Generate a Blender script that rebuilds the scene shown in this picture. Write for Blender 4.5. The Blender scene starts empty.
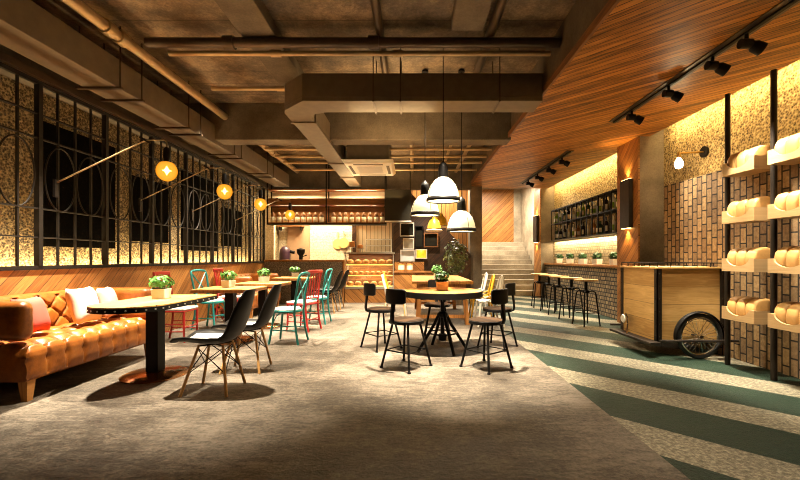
import bpy, bmesh, math, random
from mathutils import Vector, Matrix, Euler
R = math.radians
PI = math.pi
rng = random.Random(7)
scene = bpy.context.scene
COL = scene.collection

# ------------------------------------------------------------------ mesh builder
class MB:
    def __init__(s): s.v = []; s.f = []
    def add(s, vs, fs):
        b = len(s.v); s.v += [tuple(v) for v in vs]; s.f += [tuple(b + i for i in f) for f in fs]; return s
    def box(s, x0, x1, y0, y1, z0, z1, M=None):
        vs = [Vector((x, y, z)) for z in (z0, z1) for y in (y0, y1) for x in (x0, x1)]
        if M: vs = [M @ v for v in vs]
        return s.add(vs, [(0, 2, 3, 1), (4, 5, 7, 6), (0, 1, 5, 4), (2, 6, 7, 3), (0, 4, 6, 2), (1, 3, 7, 5)])
    def cbox(s, c, d, M=None):
        return s.box(c[0]-d[0]/2, c[0]+d[0]/2, c[1]-d[1]/2, c[1]+d[1]/2, c[2]-d[2]/2, c[2]+d[2]/2, M)
    def tube(s, pts, r, n=8, closed=False):
        pts = [Vector(p) for p in pts]; k = len(pts)
        rs = r if isinstance(r, (list, tuple)) else [r] * k
        rings = []; pn = None
        for i, p in enumerate(pts):
            if closed: d = pts[(i + 1) % k] - pts[i - 1]
            else: d = pts[min(i + 1, k - 1)] - pts[max(i - 1, 0)]
            d.normalize()
            if pn is None:
                a = Vector((0, 0, 1)) if abs(d.z) < .9 else Vector((1, 0, 0))
                nn = d.cross(a).normalized()
            else:
                nn = pn - d * pn.dot(d)
                nn = nn.normalized() if nn.length > 1e-6 else d.orthogonal().normalized()
            pn = nn; bb = d.cross(nn)
            rings.append([p + (nn * math.cos(2*PI*j/n) + bb * math.sin(2*PI*j/n)) * rs[i] for j in range(n)])
        fs = []
        for i in range(k if closed else k - 1):
            a, b = i * n, ((i + 1) % k) * n
            for j in range(n): fs.append((a + j, a + (j+1) % n, b + (j+1) % n, b + j))
        if not closed:
            fs.append(tuple(reversed(range(n)))); fs.append(tuple((k-1)*n + j for j in range(n)))
        return s.add([v for q in rings for v in q], fs)
    def lathe(s, prof, c=(0, 0, 0), n=20, M=None):
        c = Vector(c); vs = []; fs = []
        k = len(prof)
        for r, z in prof:
            for j in range(n):
                v = Vector((max(r, 1e-4) * math.cos(2*PI*j/n), max(r, 1e-4) * math.sin(2*PI*j/n), z))
                vs.append((M @ v if M else v) + c)
        for i in range(k - 1):
            for j in range(n):
                fs.append((i*n + j, i*n + (j+1) % n, (i+1)*n + (j+1) % n, (i+1)*n + j))
        fs.append(tuple(reversed(range(n)))); fs.append(tuple((k-1)*n + j for j in range(n)))
        return s.add(vs, fs)
    def prism(s, poly, a, b, axis='z'):
        # poly of 2-D points extruded from a to b along the axis
        def P(u, v, w): return {'z': (u, v, w), 'y': (u, w, v), 'x': (w, u, v)}[axis]
        n = len(poly)
        vs = [P(u, v, a) for u, v in poly] + [P(u, v, b) for u, v in poly]
        fs = [tuple(range(n)), tuple(reversed(range(n, 2*n)))]
        for i in range(n): fs.append((i, i + n, (i+1) % n + n, (i+1) % n))
        return s.add(vs, fs)
    def grid(s, fn, nu, nv):
        vs = [fn(i / nu, j / nv) for i in range(nu + 1) for j in range(nv + 1)]
        fs = [(i*(nv+1)+j, i*(nv+1)+j+1, (i+1)*(nv+1)+j+1, (i+1)*(nv+1)+j) for i in range(nu) for j in range(nv)]
        return s.add(vs, fs)
    def build(s, name, m, parent=None, bevel=0, seg=2, solid=0, sub=0, ang=40, loc=None):
        me = bpy.data.meshes.new(name)
        me.from_pydata(s.v, [], s.f)
        bm = bmesh.new(); bm.from_mesh(me)
        bmesh.ops.remove_doubles(bm, verts=bm.verts, dist=1e-5)
        bmesh.ops.recalc_face_normals(bm, faces=bm.faces); bm.to_mesh(me); bm.free()
        me.polygons.foreach_set('use_smooth', [True] * len(me.polygons))
        me.set_sharp_from_angle(angle=R(ang))
        me.materials.append(m)
        o = bpy.data.objects.new(name, me); COL.objects.link(o)
        if parent: o.parent = parent
        if loc: o.location = loc
        if solid:
            q = o.modifiers.new('solid', 'SOLIDIFY'); q.thickness = solid; q.offset = 0
        if bevel:
            q = o.modifiers.new('bevel', 'BEVEL'); q.width = bevel; q.segments = seg; q.limit_method = 'ANGLE'; q.angle_limit = R(35)
        if sub:
            q = o.modifiers.new('sub', 'SUBSURF'); q.levels = sub; q.render_levels = sub
        return o

def tag(o, label=None, cat=None, group=None, kind=None):
    if label: o['label'] = label
    if cat: o['category'] = cat
    if group: o['group'] = group
    if kind: o['kind'] = kind
    return o
def empty(name, label, cat, loc=(0, 0, 0), rz=0, group=None):
    o = bpy.data.objects.new(name, None); COL.objects.link(o)
    o.location = loc; o.rotation_euler = (0, 0, rz); o.empty_display_size = .1
    return tag(o, label, cat, group)
def dup(root, loc, rz=0, label=None, group=None):
    def cp(o, par):
        c = o.copy(); COL.objects.link(c)
        if par: c.parent = par
        for ch in [q for q in bpy.data.objects if q.parent == o]: cp(ch, c)
        return c
    c = cp(root, None); c.location = loc; c.rotation_euler = (0, 0, rz)
    if label: c['label'] = label
    if group: c['group'] = group
    return c
def struct(name, mb, m, bevel=0, label=None):
    o = mb.build(name, m, bevel=bevel); o['kind'] = 'structure'
    if label: o['label'] = label
    return o

# ------------------------------------------------------------------ materials
def nd(nt, typ, ins=None, **attrs):
    n = nt.nodes.new('ShaderNode' + typ)
    for k, v in attrs.items(): setattr(n, k, v)
    for k, v in (ins or {}).items():
        s = n.inputs[k]
        if isinstance(v, bpy.types.NodeSocket): nt.links.new(v, s)
        else: s.default_value = v
    return n
def new(name, rough=.5, metal=0, col=(.8, .8, .8), spec=.5):
    m = bpy.data.materials.new(name); m.use_nodes = True
    nt = m.node_tree; b = nt.nodes['Principled BSDF']
    b.inputs['Roughness'].default_value = rough; b.inputs['Metallic'].default_value = metal
    b.inputs['Base Color'].default_value = (*col, 1); b.inputs['Specular IOR Level'].default_value = spec
    return m, nt, b
def math_(nt, op, a, b=None, c=None):
    ins = {0: a}
    if b is not None: ins[1] = b
    if c is not None: ins[2] = c
    return nd(nt, 'Math', ins, operation=op).outputs[0]
def dot(nt, P, v): return nd(nt, 'VectorMath', {0: P, 1: v}, operation='DOT_PRODUCT').outputs['Value']
def pos(nt, obj=False):
    return nd(nt, 'TexCoord').outputs['Object'] if obj else nd(nt, 'NewGeometry').outputs['Position']
def ramp(nt, fac, stops):
    r = nd(nt, 'ValToRGB', {0: fac}); e = r.color_ramp.elements
    e[0].position, e[0].color = stops[0][0], (*stops[0][1], 1)
    e[1].position, e[1].color = stops[-1][0], (*stops[-1][1], 1)
    for p, c in stops[1:-1]:
        q = e.new(p); q.color = (*c, 1)
    return r.outputs[0]
def mixc(nt, fac, a, b, mode='MIX'):
    n = nd(nt, 'MixRGB', {0: fac}, blend_type=mode)
    for i, v in ((1, a), (2, b)):
        if isinstance(v, bpy.types.NodeSocket): nt.links.new(v, n.inputs[i])
        else: n.inputs[i].default_value = (*v, 1)
    return n.outputs[0]
def noise(nt, vec, scale, detail=4, rough=.55, dist=0):
    return nd(nt, 'TexNoise', {'Vector': vec, 'Scale': scale, 'Detail': detail, 'Roughness': rough, 'Distortion': dist}).outputs['Fac']
def bump(nt, b, h, strength=.3, dist=.01):
    n = nd(nt, 'Bump', {'Height': h, 'Strength': strength, 'Distance': dist})
    nt.links.new(n.outputs[0], b.inputs['Normal'])

def plain(name, col, rough=.5, metal=0, var=.12, spec=.5, bumps=0):
    m, nt, b = new(name, rough, metal, col, spec)
    P = pos(nt, True)
    f = noise(nt, P, 9, 5)
    c = ramp(nt, f, [(.3, tuple(x * (1 - var) for x in col)), (.7, tuple(min(1, x * (1 + var)) for x in col))])
    nt.links.new(c, b.inputs['Base Color'])
    if bumps: bump(nt, b, noise(nt, P, 120, 3), bumps, .004)
    return m
def wood(name, across, along, width, stops, rough=.45, obj=False, groove=.05, gscale=1.0, third=(0, 0, 0), spec=.4, rvar=.26):
    m, nt, b = new(name, rough, spec=spec)
    P = pos(nt, obj)
    u = dot(nt, P, across); v = dot(nt, P, along); w = dot(nt, P, third)
    us = math_(nt, 'DIVIDE', u, width)
    fl = math_(nt, 'FLOOR', us); fr = math_(nt, 'FRACT', us)
    rnd = nd(nt, 'TexWhiteNoise', {'W': fl}, noise_dimensions='1D').outputs['Value']
    vv = math_(nt, 'ADD', v, math_(nt, 'MULTIPLY', rnd, 13.7))
    vec = nd(nt, 'CombineXYZ', {0: math_(nt, 'MULTIPLY', u, 42 * gscale), 1: math_(nt, 'MULTIPLY', vv, 2.6 * gscale), 2: math_(nt, 'ADD', math_(nt, 'MULTIPLY', rnd, 9), math_(nt, 'MULTIPLY', w, 30))}).outputs[0]
    g = noise(nt, vec, 1, 6, .62, .9)
    f = math_(nt, 'ADD', math_(nt, 'MULTIPLY', g, .8), math_(nt, 'MULTIPLY', math_(nt, 'SUBTRACT', rnd, .5), rvar))
    c = ramp(nt, f, stops)
    if groove:
        gm = math_(nt, 'LESS_THAN', fr, groove)
        c = mixc(nt, gm, c, tuple(x * .12 for x in stops[0][1]))
        h = math_(nt, 'SUBTRACT', math_(nt, 'MULTIPLY', g, .4), gm)
    else: h = g
    nt.links.new(c, b.inputs['Base Color'])
    bump(nt, b, h, .35, .006)
    return m
def concrete(name, c0, c1, c2, scale=1.2, rough=.75, bmp=.3, lines=None, fine=40):
    m, nt, b = new(name, rough)
    P = pos(nt)
    f = math_(nt, 'ADD', math_(nt, 'MULTIPLY', noise(nt, P, scale, 8, .65), .7), math_(nt, 'MULTIPLY', noise(nt, P, fine, 4, .7), .3))
    c = ramp(nt, f, [(.36, c0), (.5, c1), (.64, c2)])
    h = f
    if lines:
        ax, wd = lines
        fr = math_(nt, 'FRACT', math_(nt, 'DIVIDE', dot(nt, P, ax), wd))
        l = math_(nt, 'LESS_THAN', fr, .035)
        c = mixc(nt, math_(nt, 'MULTIPLY', l, .6), c, (0.02, .015, .01)); h = math_(nt, 'SUBTRACT', f, l)
    nt.links.new(c, b.inputs['Base Color'])
    bump(nt, b, h, bmp, .02)
    return m
def stucco(name, c0, c1, c2, scale=14):
    m, nt, b = new(name, .85)
    P = pos(nt)
    a = noise(nt, P, scale, 9, .75); v = nd(nt, 'TexVoronoi', {'Vector': P, 'Scale': scale * 1.9}).outputs['Distance']
    f = math_(nt, 'ADD', math_(nt, 'MULTIPLY', a, .75), math_(nt, 'MULTIPLY', v, .4))
    c = ramp(nt, f, [(.40, c0), (.56, c1), (.72, c2)])
    nt.links.new(c, b.inputs['Base Color'])
    bump(nt, b, f, .9, .03)
    return m
def brick(name, ax_u, ax_v, bw, bh, c1, c2, mortar, msize=.012, rough=.8, bmp=.8):
    m, nt, b = new(name, rough)
    P = pos(nt)
    vec = nd(nt, 'CombineXYZ', {0: dot(nt, P, ax_u), 1: dot(nt, P, ax_v)}).outputs[0]
    t = nd(nt, 'TexBrick', {'Vector': vec, 'Color1': (*c1, 1), 'Color2': (*c2, 1), 'Mortar': (*mortar, 1), 'Scale': 1, 'Mortar Size': msize,
                           'Mortar Smooth': .15, 'Bias': 0, 'Brick Width': bw, 'Row Height': bh})
    f = noise(nt, P, 22, 6, .7)
    c = mixc(nt, .75, t.outputs[0], ramp(nt, f, [(.3, (.25, .22, .2)), (.65, (1, 1, 1))]), 'MULTIPLY')
    nt.links.new(c, b.inputs['Base Color'])
    bump(nt, b, math_(nt, 'SUBTRACT', math_(nt, 'MULTIPLY', f, .5), t.outputs['Fac']), bmp, .02)
    return m
def glow(name, col, strength, base=None):
    m, nt, b = new(name, .4, col=base or col)
    b.inputs['Emission Color'].default_value = (*col, 1); b.inputs['Emission Strength'].default_value = strength
    return m
def clear(name, tint=(1, 1, 1), gloss=.08):
    m = bpy.data.materials.new(name); m.use_nodes = True; nt = m.node_tree
    for n in list(nt.nodes): nt.nodes.remove(n)
    out = nd(nt, 'OutputMaterial')
    t = nd(nt, 'BsdfTransparent', {0: (*tint, 1)}); g = nd(nt, 'BsdfGlossy', {0: (1, 1, 1, 1), 'Roughness': .05})
    mx = nd(nt, 'MixShader', {0: gloss, 1: t.outputs[0], 2: g.outputs[0]})
    nt.links.new(mx.outputs[0], out.inputs[0])
    return m

S2 = .7071
OAK = [(.25, (.22, .085, .02)), (.5, (.44, .19, .05)), (.75, (.62, .32, .1))]
WAL = [(.25, (.11, .04, .012)), (.5, (.28, .11, .03)), (.78, (.46, .2, .06))]
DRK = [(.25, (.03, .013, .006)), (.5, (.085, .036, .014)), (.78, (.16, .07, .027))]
PALE = [(.25, (.42, .22, .075)), (.5, (.62, .37, .14)), (.75, (.75, .48, .2))]
M = {}
M['panelling'] = wood('diagonal_wood', (0, S2, -S2), (0, S2, S2), .12, OAK)
M['soffit'] = wood('soffit_wood', (S2, S2, 0), (S2, -S2, 0), .085, [(.25, (.1, .034, .006)), (.5, (.55, .22, .038)), (.75, (.8, .4, .1))], rough=.4, spec=.2, groove=.1, rvar=.2)
M['pier_wood'] = wood('pier_wood', (0, S2, S2), (0, S2, -S2), .14, OAK, groove=.04)
M['stair_wood'] = wood('stairwell_wood', (S2, 0, -S2), (S2, 0, S2), .13, OAK, groove=.06, rvar=.2)
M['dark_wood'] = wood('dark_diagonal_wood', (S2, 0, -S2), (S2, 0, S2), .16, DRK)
M['front_wood'] = wood('counter_diagonal_wood', (S2, 0, S2), (S2, 0, -S2), .16, OAK)
M['slats'] = wood('vertical_slats', (1, 0, 0), (0, 0, 1), .14, OAK, groove=.1)
M['cream_slats'] = wood('cream_slats', (1, 0, 0), (0, 0, 1), .12, [(.2, (.6, .48, .3)), (.8, (.75, .62, .42))], groove=.1)
M['shelf_wood'] = wood('shelf_wood', (0, 0, 1), (1, 0, 0), .3, WAL, groove=0)
M['trim_wood'] = wood('trim_wood', (0, 0, 1), (0, 1, 0), .3, WAL, groove=0)
M['ledge_wood'] = wood('ledge_wood', (1, 0, 0), (0, 1, 0), .4, OAK, groove=0)
M['cart_wood'] = wood('cart_wood', (0, 0, 1), (.7, .7, 0), .22, [(.25, (.46, .25, .075)), (.5, (.66, .4, .14)), (.75, (.78, .52, .22))], obj=True, groove=.015, gscale=.8, third=(.1, .1, 0))
M['table_wood'] = wood('table_wood', (1, 0, 0), (0, 1, 0), .16, [(.25, (.4, .2, .055)), (.5, (.6, .36, .11)), (.75, (.74, .5, .19))], obj=True, groove=.02)
M['seat_wood'] = wood('stool_seat_wood', (1, 0, 0), (0, 1, 0), .12, [(.25, (.012, .006, .003)), (.5, (.04, .02, .009)), (.75, (.1, .055, .025))], rough=.75, obj=True, groove=.02, spec=.08)
M['leg_wood'] = wood('leg_wood', (1, 1, 0), (0, 0, 1), .3, PALE, obj=True, groove=0)
M['trestle_wood'] = wood('trestle_wood', (1, 0, 0), (0, 1, 0), .22, OAK, obj=True, groove=.02)
M['gold_wood'] = wood('golden_plank', (1, 0, 0), (0, 1, 0), .16, [(.25, (.17, .065, .012)), (.5, (.34, .15, .027)), (.75, (.48, .25, .06))], obj=True, groove=.025, spec=.25)
M['tray_wood'] = wood('tray_wood', (0, 0, 1), (0, 1, 0), .4, [(.2, (.52, .33, .15)), (.8, (.72, .5, .26))], obj=True, groove=0)
M['ceiling'] = concrete('board_marked_ceiling', (.05, .034, .02), (.15, .105, .065), (.34, .245, .15), 2.4, .6, .8, lines=((0, 1, 0), .42), fine=26)
M['beam'] = concrete('beam_concrete', (.07, .053, .035), (.12, .092, .063), (.18, .14, .097), 2.0, .75, .25)
M['duct'] = plain('painted_duct', (.135, .1, .066), .5, 0, .15)
M['pipe'] = plain('brassy_pipe', (.5, .36, .2), .42, .5, .1)
M['dark_pipe'] = plain('dark_pipe', (.07, .045, .028), .4, .5, .15)
M['concrete'] = concrete('pier_concrete', (.13, .1, .07), (.21, .165, .12), (.3, .24, .175), 1.8, .8, .25)
M['pale_concrete'] = concrete('stair_concrete', (.22, .18, .13), (.36, .3, .22), (.52, .44, .33), 1.6, .8, .3)
M['plaster'] = concrete('dark_plaster', (.07, .055, .04), (.1, .078, .055), (.14, .11, .08), 1.5, .85, .15)
M['stucco'] = stucco('gold_stucco', (.012, .008, .004), (.13, .09, .041), (.36, .27, .13), 22)
M['stucco2'] = stucco('ochre_stucco', (.06, .038, .014), (.33, .23, .1), (.6, .45, .22), 17)
M['brick'] = brick('vertical_brick', (0, 0, 1), (0, 1, 0), .19, .092, (.56, .36, .16), (.26, .16, .075), (.03, .02, .01), .009)
M['bar_tile'] = brick('bar_tile', (0, 1, 0), (0, 0, 1), .11, .085, (.44, .32, .17), (.2, .145, .08), (.03, .022, .014), .012)
M['cream_tile'] = brick('cream_mosaic', (0, 1, 0), (0, 0, 1), .12, .08, (.58, .48, .32), (.42, .33, .2), (.24, .18, .1), .01, .5, .5)
M['kitchen_tile'] = brick('kitchen_tile', (1, 0, 0), (0, 0, 1), .22, .11, (.68, .58, .42), (.64, .54, .38), (.5, .41, .28), .006, .4, .3)
M['stone'] = stucco('speckled_stone', (.05, .04, .03), (.2, .165, .125), (.42, .36, .28), 30)
M['black'] = plain('black_metal', (.006, .005, .0045), .5, .1, .2, spec=.14)
M['iron'] = plain('dark_iron', (.01, .007, .005), .6, .2, .25, spec=.25)
M['black_plastic'] = plain('black_plastic', (.007, .006, .0055), .45, 0, .1, spec=.22)
M['cart_iron'] = plain('cart_iron', (.028, .021, .016), .5, .3, .25, spec=.3)
M['chrome'] = plain('chrome', (.75, .72, .66), .15, 1, .03)
M['brass'] = plain('brass', (.6, .36, .1), .28, 1, .06)
M['copper_disc'] = plain('polished_bronze', (.5, .24, .1), .16, .9, .15)
M['rubber'] = plain('rubber', (.01, .009, .008), .6, 0, .15)
M['red'] = plain('red_paint', (.38, .02, .017), .35, 0, .12)
M['teal'] = plain('teal_paint', (.012, .2, .19), .35, 0, .12)
M['white_metal'] = plain('white_enamel', (.8, .76, .68), .3, 0, .04)
M['yellow_metal'] = plain('yellow_enamel', (.78, .45, .03), .3, 0, .05)
M['cushion'] = plain('white_cushion', (.78, .75, .7), .8, 0, .05, bumps=.1)
M['pillow_white'] = plain('white_linen', (.82, .72, .62), .85, 0, .05, bumps=.15)
M['pillow_pink'] = plain('pink_linen', (.8, .5, .42), .85, 0, .05, bumps=.15)
M['pillow_red'] = plain('coral_linen', (.72, .09, .06), .85, 0, .08, bumps=.15)
M['white_pot'] = plain('white_ceramic', (.92, .91, .9), .35, 0, .03)
M['clay'] = plain('terracotta', (.45, .25, .13), .6, 0, .1)
M['board_dark'] = plain('dark_board', (.02, .017, .01), .7, 0, .1, spec=.15)
M['ac'] = plain('ac_plastic', (.9, .84, .7), .4, 0, .03)
M['ac_dark'] = plain('ac_slot', (.1, .08, .06), .6)
M['purple'] = plain('purple_enamel', (.035, .012, .024), .4)
M['brown_door'] = plain('brown_door', (.3, .18, .1), .6, 0, .06)
M['steel'] = plain('brushed_steel', (.45, .4, .33), .35, .6, .06)
M['crust'] = plain('bread_crust', (.56, .31, .1), .55, 0, .16, bumps=.15)
M['bun'] = plain('golden_bun', (.42, .18, .05), .5, 0, .4)
M['glass'] = clear('clear_glass')
M['leaf'] = plain('box_leaf', (.06, .2, .025), .5, 0, .5)
M['leaf_dark'] = plain('dark_leaf', (.02, .085, .018), .5, 0, .5)
M['leaf_tree'] = plain('tree_leaf', (.12, .15, .045), .4, 0, .5)
M['soil'] = plain('soil', (.03, .02, .012), .9, 0, .3)
M['bark'] = plain('bark', (.12, .075, .04), .8, 0, .3)
M['jar_white'] = plain('white_jar', (.8, .75, .65), .4, 0, .04)
M['jar_lid'] = plain('brown_lid', (.13, .045, .012), .45, 0, .1)
M['jar_orange'] = plain('orange_jar', (.6, .25, .06), .4, 0, .1)
M['led_shelf'] = glow('lit_shelf_edge', (1, .66, .14), 1.6)
M['filament'] = glow('filament', (1, .8, .4), 60)
M['white_bulb'] = glow('white_bulb', (1, .9, .68), 14)
M['shade_glass'] = glow('opal_lamp_shade', (1, .84, .42), .85, (.42, .38, .28))
M['led_slit'] = glow('lamp_slit', (1, .62, .2), 12)

def leather():
    m, nt, b = new('tan_leather', .36, spec=.5)
    P = pos(nt)
    f = noise(nt, P, 6, 6, .65)
    c = ramp(nt, f, [(.3, (.13, .034, .005)), (.55, (.3, .088, .012)), (.75, (.44, .15, .025))])
    nt.links.new(c, b.inputs['Base Color'])
    h = math_(nt, 'ADD', noise(nt, P, 90, 3), math_(nt, 'MULTIPLY', noise(nt, P, 14, 3), 1.5))
    bump(nt, b, h, .18, .006)
    return m
M['leather'] = leather()
def speck_black():
    m, nt, b = new('black_marble', .8, spec=.02)
    P = pos(nt)
    f = noise(nt, P, 24, 8, .8)
    c = ramp(nt, f, [(.5, (.002, .0017, .0013)), (.64, (.006, .0045, .003)), (.74, (.1, .065, .02))])
    nt.links.new(c, b.inputs['Base Color'])
    return m
M['marble'] = speck_black()
def amber():
    m = bpy.data.materials.new('amber_glass'); m.use_nodes = True; nt = m.node_tree
    for n in list(nt.nodes): nt.nodes.remove(n)
    out = nd(nt, 'OutputMaterial')
    t = nd(nt, 'BsdfTransparent', {0: (1, .6, .12, 1)})
    lw = nd(nt, 'LayerWeight', {0: .35})
    e = nd(nt, 'Emission', {0: ramp(nt, lw.outputs['Facing'], [(.05, (1, .58, .06)), (.6, (.85, .3, .012))]), 1: 1.2})
    mx = nd(nt, 'MixShader', {0: math_(nt, 'ADD', math_(nt, 'MULTIPLY', lw.outputs['Facing'], .3), .62), 1: t.outputs[0], 2: e.outputs[0]})
    nt.links.new(mx.outputs[0], out.inputs[0])
    return m
M['amber'] = amber()
def floor_mat():
    m, nt, b = new('floor_finish', .6, spec=.22)
    P = pos(nt)
    x = dot(nt, P, (1, 0, 0)); sxy = dot(nt, P, (1, 1, 0))
    big = noise(nt, P, .9, 8, .68); fine = noise(nt, P, 34, 5, .72)
    strk = noise(nt, nd(nt, 'VectorMath', {0: P, 1: (5, 16, 1)}, operation='MULTIPLY').outputs[0], 1.2, 6, .7, .8)
    f = math_(nt, 'ADD', math_(nt, 'ADD', math_(nt, 'MULTIPLY', big, .5), math_(nt, 'MULTIPLY', fine, .25)), math_(nt, 'MULTIPLY', strk, .25))
    conc = ramp(nt, f, [(.39, (.02, .015, .011)), (.48, (.085, .068, .051)), (.58, (.22, .182, .142))])
    f2 = math_(nt, 'ADD', math_(nt, 'MULTIPLY', big, .3), math_(nt, 'MULTIPLY', fine, .7))
    pale = ramp(nt, f2, [(.37, (.06, .052, .035)), (.5, (.2, .178, .125)), (.6, (.4, .36, .26))])
    green = ramp(nt, f2, [(.37, (.004, .011, .006)), (.6, (.018, .04, .024))])
    fr = math_(nt, 'FRACT', math_(nt, 'DIVIDE', math_(nt, 'SUBTRACT', sxy, 4.11 - 14.7), 1.47))
    st = math_(nt, 'LESS_THAN', fr, .43)
    zone = math_(nt, 'GREATER_THAN', math_(nt, 'ADD', x, math_(nt, 'MULTIPLY', math_(nt, 'SUBTRACT', fine, .5), .012)), 1.57)
    c = mixc(nt, zone, conc, mixc(nt, st, green, pale))
    nt.links.new(c, b.inputs['Base Color'])
    nt.links.new(math_(nt, 'MULTIPLY_ADD', f, .6, .25), b.inputs['Roughness'])
    bump(nt, b, math_(nt, 'ADD', f, math_(nt, 'MULTIPLY', fine, 1.0)), .8, .018)
    return m
M['floor'] = floor_mat()

# ------------------------------------------------------------------ room shell
struct('floor', MB().box(-4.6, 4.6, -2.5, 16.4, -.1, 0), M['floor'])
struct('ceiling', MB().box(-4.6, 4.6, -2.5, 16.4, 4.0, 4.15), M['ceiling'])
struct('wall_left', MB().box(-4.6, -4.45, -2.5, 16.4, 0, 4), M['stucco'])
struct('wall_right', MB().box(4.45, 4.6, -2.5, 16.4, 0, 4), M['stucco2'])
struct('wall_front', MB().box(-4.45, 4.45, -2.5, -2.35, 0, 4), M['plaster'])
struct('wall_back', MB().box(-4.45, 4.45, 16.2, 16.35, 0, 4), M['plaster'])
struct('wall_left_panelling', MB().box(-4.45, -4.15, -2.35, 11.2, 0, 1.12), M['panelling'])
struct('wall_left_header', MB().box(-4.45, -4.14, -2.35, 11.4, 3.24, 4), M['plaster'])
struct('trim_1', MB().box(-4.14, -4.07, -2.35, 11.4, 3.22, 3.3), M['dark_pipe'])
struct('beam_1', MB().box(-4.14, 1.76, 7.1, 7.45, 3.35, 4), M['beam'], .01)
struct('beam_2', MB().box(-4.45, 1.73, 11.6, 11.85, 3.25, 4), M['beam'], .01)
struct('ceiling_soffit', MB().box(1.73, 4.2, -2.35, 12.35, 3.4, 3.46), M['soffit'])
struct('ceiling_bulkhead', MB().box(1.76, 4.16, -2.35, 12.3, 3.46, 4), M['beam'])
struct('trim_2', MB().box(1.70, 1.73, -2.35, 12.35, 3.385, 3.475), M['trim_wood'])
struct('wall_right_brick', MB().box(4.0, 4.45, -2.35, 6.35, 0, 2.39), M['brick'])
struct('pillar_1', MB().box(4.03, 4.45, 7.07, 7.8, 0, 4), M['concrete'])
struct('pillar_1_cladding', MB().box(4.0, 4.03, 7.07, 7.8, 0, 3.4), M['pier_wood'])
struct('pillar_2', MB().box(4.03, 4.45, 12.5, 13.1, 0, 4), M['concrete'])
struct('pillar_2_cladding', MB().box(4.0, 4.03, 12.5, 13.1, 0, 3.4), M['pier_wood'])
struct('wall_right_bar', MB().box(4.15, 4.45, 7.8, 12.5, 0, 1.05), M['bar_tile'])
struct('wall_right_mosaic', MB().box(4.42, 4.45, 7.8, 12.5, 1.1, 1.95), M['cream_tile'])
struct('trim_3', MB().box(4.12, 4.45, 7.8, 12.5, 1.05, 1.1), M['ledge_wood'], .005)
struct('pillar_3', MB().box(1.74, 2.1, 12.0, 12.4, 0, 3.4), M['concrete'], .01)
struct('wall_stairwell_right', MB().box(4.38, 4.45, 13.1, 16.2, 0, 4), M['pale_concrete'])
struct('wall_stairwell_back', MB().box(2.1, 4.08, 16.05, 16.2, 0, 4), M['stair_wood'])
struct('wall_stairwell_corner', MB().box(4.08, 4.38, 16.05, 16.2, 0, 4), M['pale_concrete'])
struct('wall_stairwell_left', MB().box(2.0, 2.13, 12.4, 16.2, 0, 4), M['concrete'])
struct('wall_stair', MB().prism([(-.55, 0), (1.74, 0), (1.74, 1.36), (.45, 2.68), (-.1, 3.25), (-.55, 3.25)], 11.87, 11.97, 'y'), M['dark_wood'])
struct('wall_slatted', MB().box(-.5, 2.0, 13.4, 13.5, 0, 4), M['slats'])
struct('wall_kitchen_back', MB().box(-4.45, -.5, 13.4, 13.55, 0, 4), M['kitchen_tile'])
struct('wall_kitchen_right', MB().box(-.6, -.5, 11.98, 13.4, 0, 4), M['plaster'])
struct('wall_kitchen_slats', MB().box(-1.76, -.6, 12.6, 12.66, .8, 2.35), M['cream_slats'])
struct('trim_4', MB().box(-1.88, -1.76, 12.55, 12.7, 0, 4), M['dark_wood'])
struct('trim_5', MB().box(-1.76, -.6, 12.5, 12.68, 2.35, 2.47), M['shelf_wood'])
struct('trim_6', MB().box(-4.45, -4.1, 11.86, 12.0, 0, 4), M['kitchen_tile'])
struct('door_1', MB().box(-4.15, -3.42, 13.32, 13.4, 0, 2.5), M['brown_door'])

st = tag(bpy.data.objects.new('staircase', None), 'broad pale concrete staircase rising beside the diagonal wood wall', 'staircase'); COL.objects.link(st)
st.location = (3.25, 13.14, 0)
for k in range(11):
    MB().box(-1.1, 1.12, .25*k, .25*(k+1) if k < 10 else 2.9, 0 if k == 0 else .17*k - .17, .17*(k+1)).build('step', M['pale_concrete'], st, bevel=.008)

# ------------------------------------------------------------------ lights helpers
WARM = (1, .66, .3)
def light(typ, name, loc, energy, col=WARM, rot=None, to=None, **kw):
    d = bpy.data.lights.new(name, typ); d.energy = energy; d.color = col
    for k, v in kw.items(): setattr(d, k, v)
    o = bpy.data.objects.new(name, d); COL.objects.link(o); o.location = loc
    if to: o.rotation_euler = (Vector(to) - Vector(loc)).to_track_quat('-Z', 'Y').to_euler()
    elif rot: o.rotation_euler = rot
    return o
def spot(loc, to, e, deg=60, blend=.6, size=.05, col=WARM):
    return light('SPOT', 'spot_lamp', loc, e, col, to=to, spot_size=R(deg), spot_blend=blend, shadow_soft_size=size)
def strip(loc, sx, sy, e, rot, col=WARM):
    return light('AREA', 'strip_lamp', loc, e, col, rot=rot, shape='RECTANGLE', size=sx, size_y=sy)

# ------------------------------------------------------------------ left wall: iron screen, panels, lamps
scr = empty('iron_screen', 'long dark iron screen of panes and oval rings along the wood-panelled wall', 'screen', (-4.15, 3.48, 1.12))
Y0, BW, NB = 3.48, .965, 8
LEN = BW * NB
for z, t in ((.022, .045), (.36, .014), (.68, .014), (1.46, .014), (1.73, .014), (2.08, .05)):
    MB().box(-.02, .02, -3, LEN, z - t/2, z + t/2).build('rail', M['iron'], scr)
for b in range(-3, NB + 1):
    y = b * BW
    MB().box(-.03, .03, y - .024, y + .024, .045, 2.06).build('post', M['iron'], scr)
    if b == NB: break
    for k in (1, 2, 3):
        MB().box(-.012, .012, y + BW*k/4 - .009, y + BW*k/4 + .009, .045, 2.06).build('mullion', M['iron'], scr)
    for cy in (.27, .70):
        MB().tube([(.012, y + cy*BW/.965 + .205*math.cos(a*PI/16), 1.045 + .37*math.sin(a*PI/16)) for a in range(32)], .009, 6, True).build('ring', M['iron'], scr)
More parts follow.
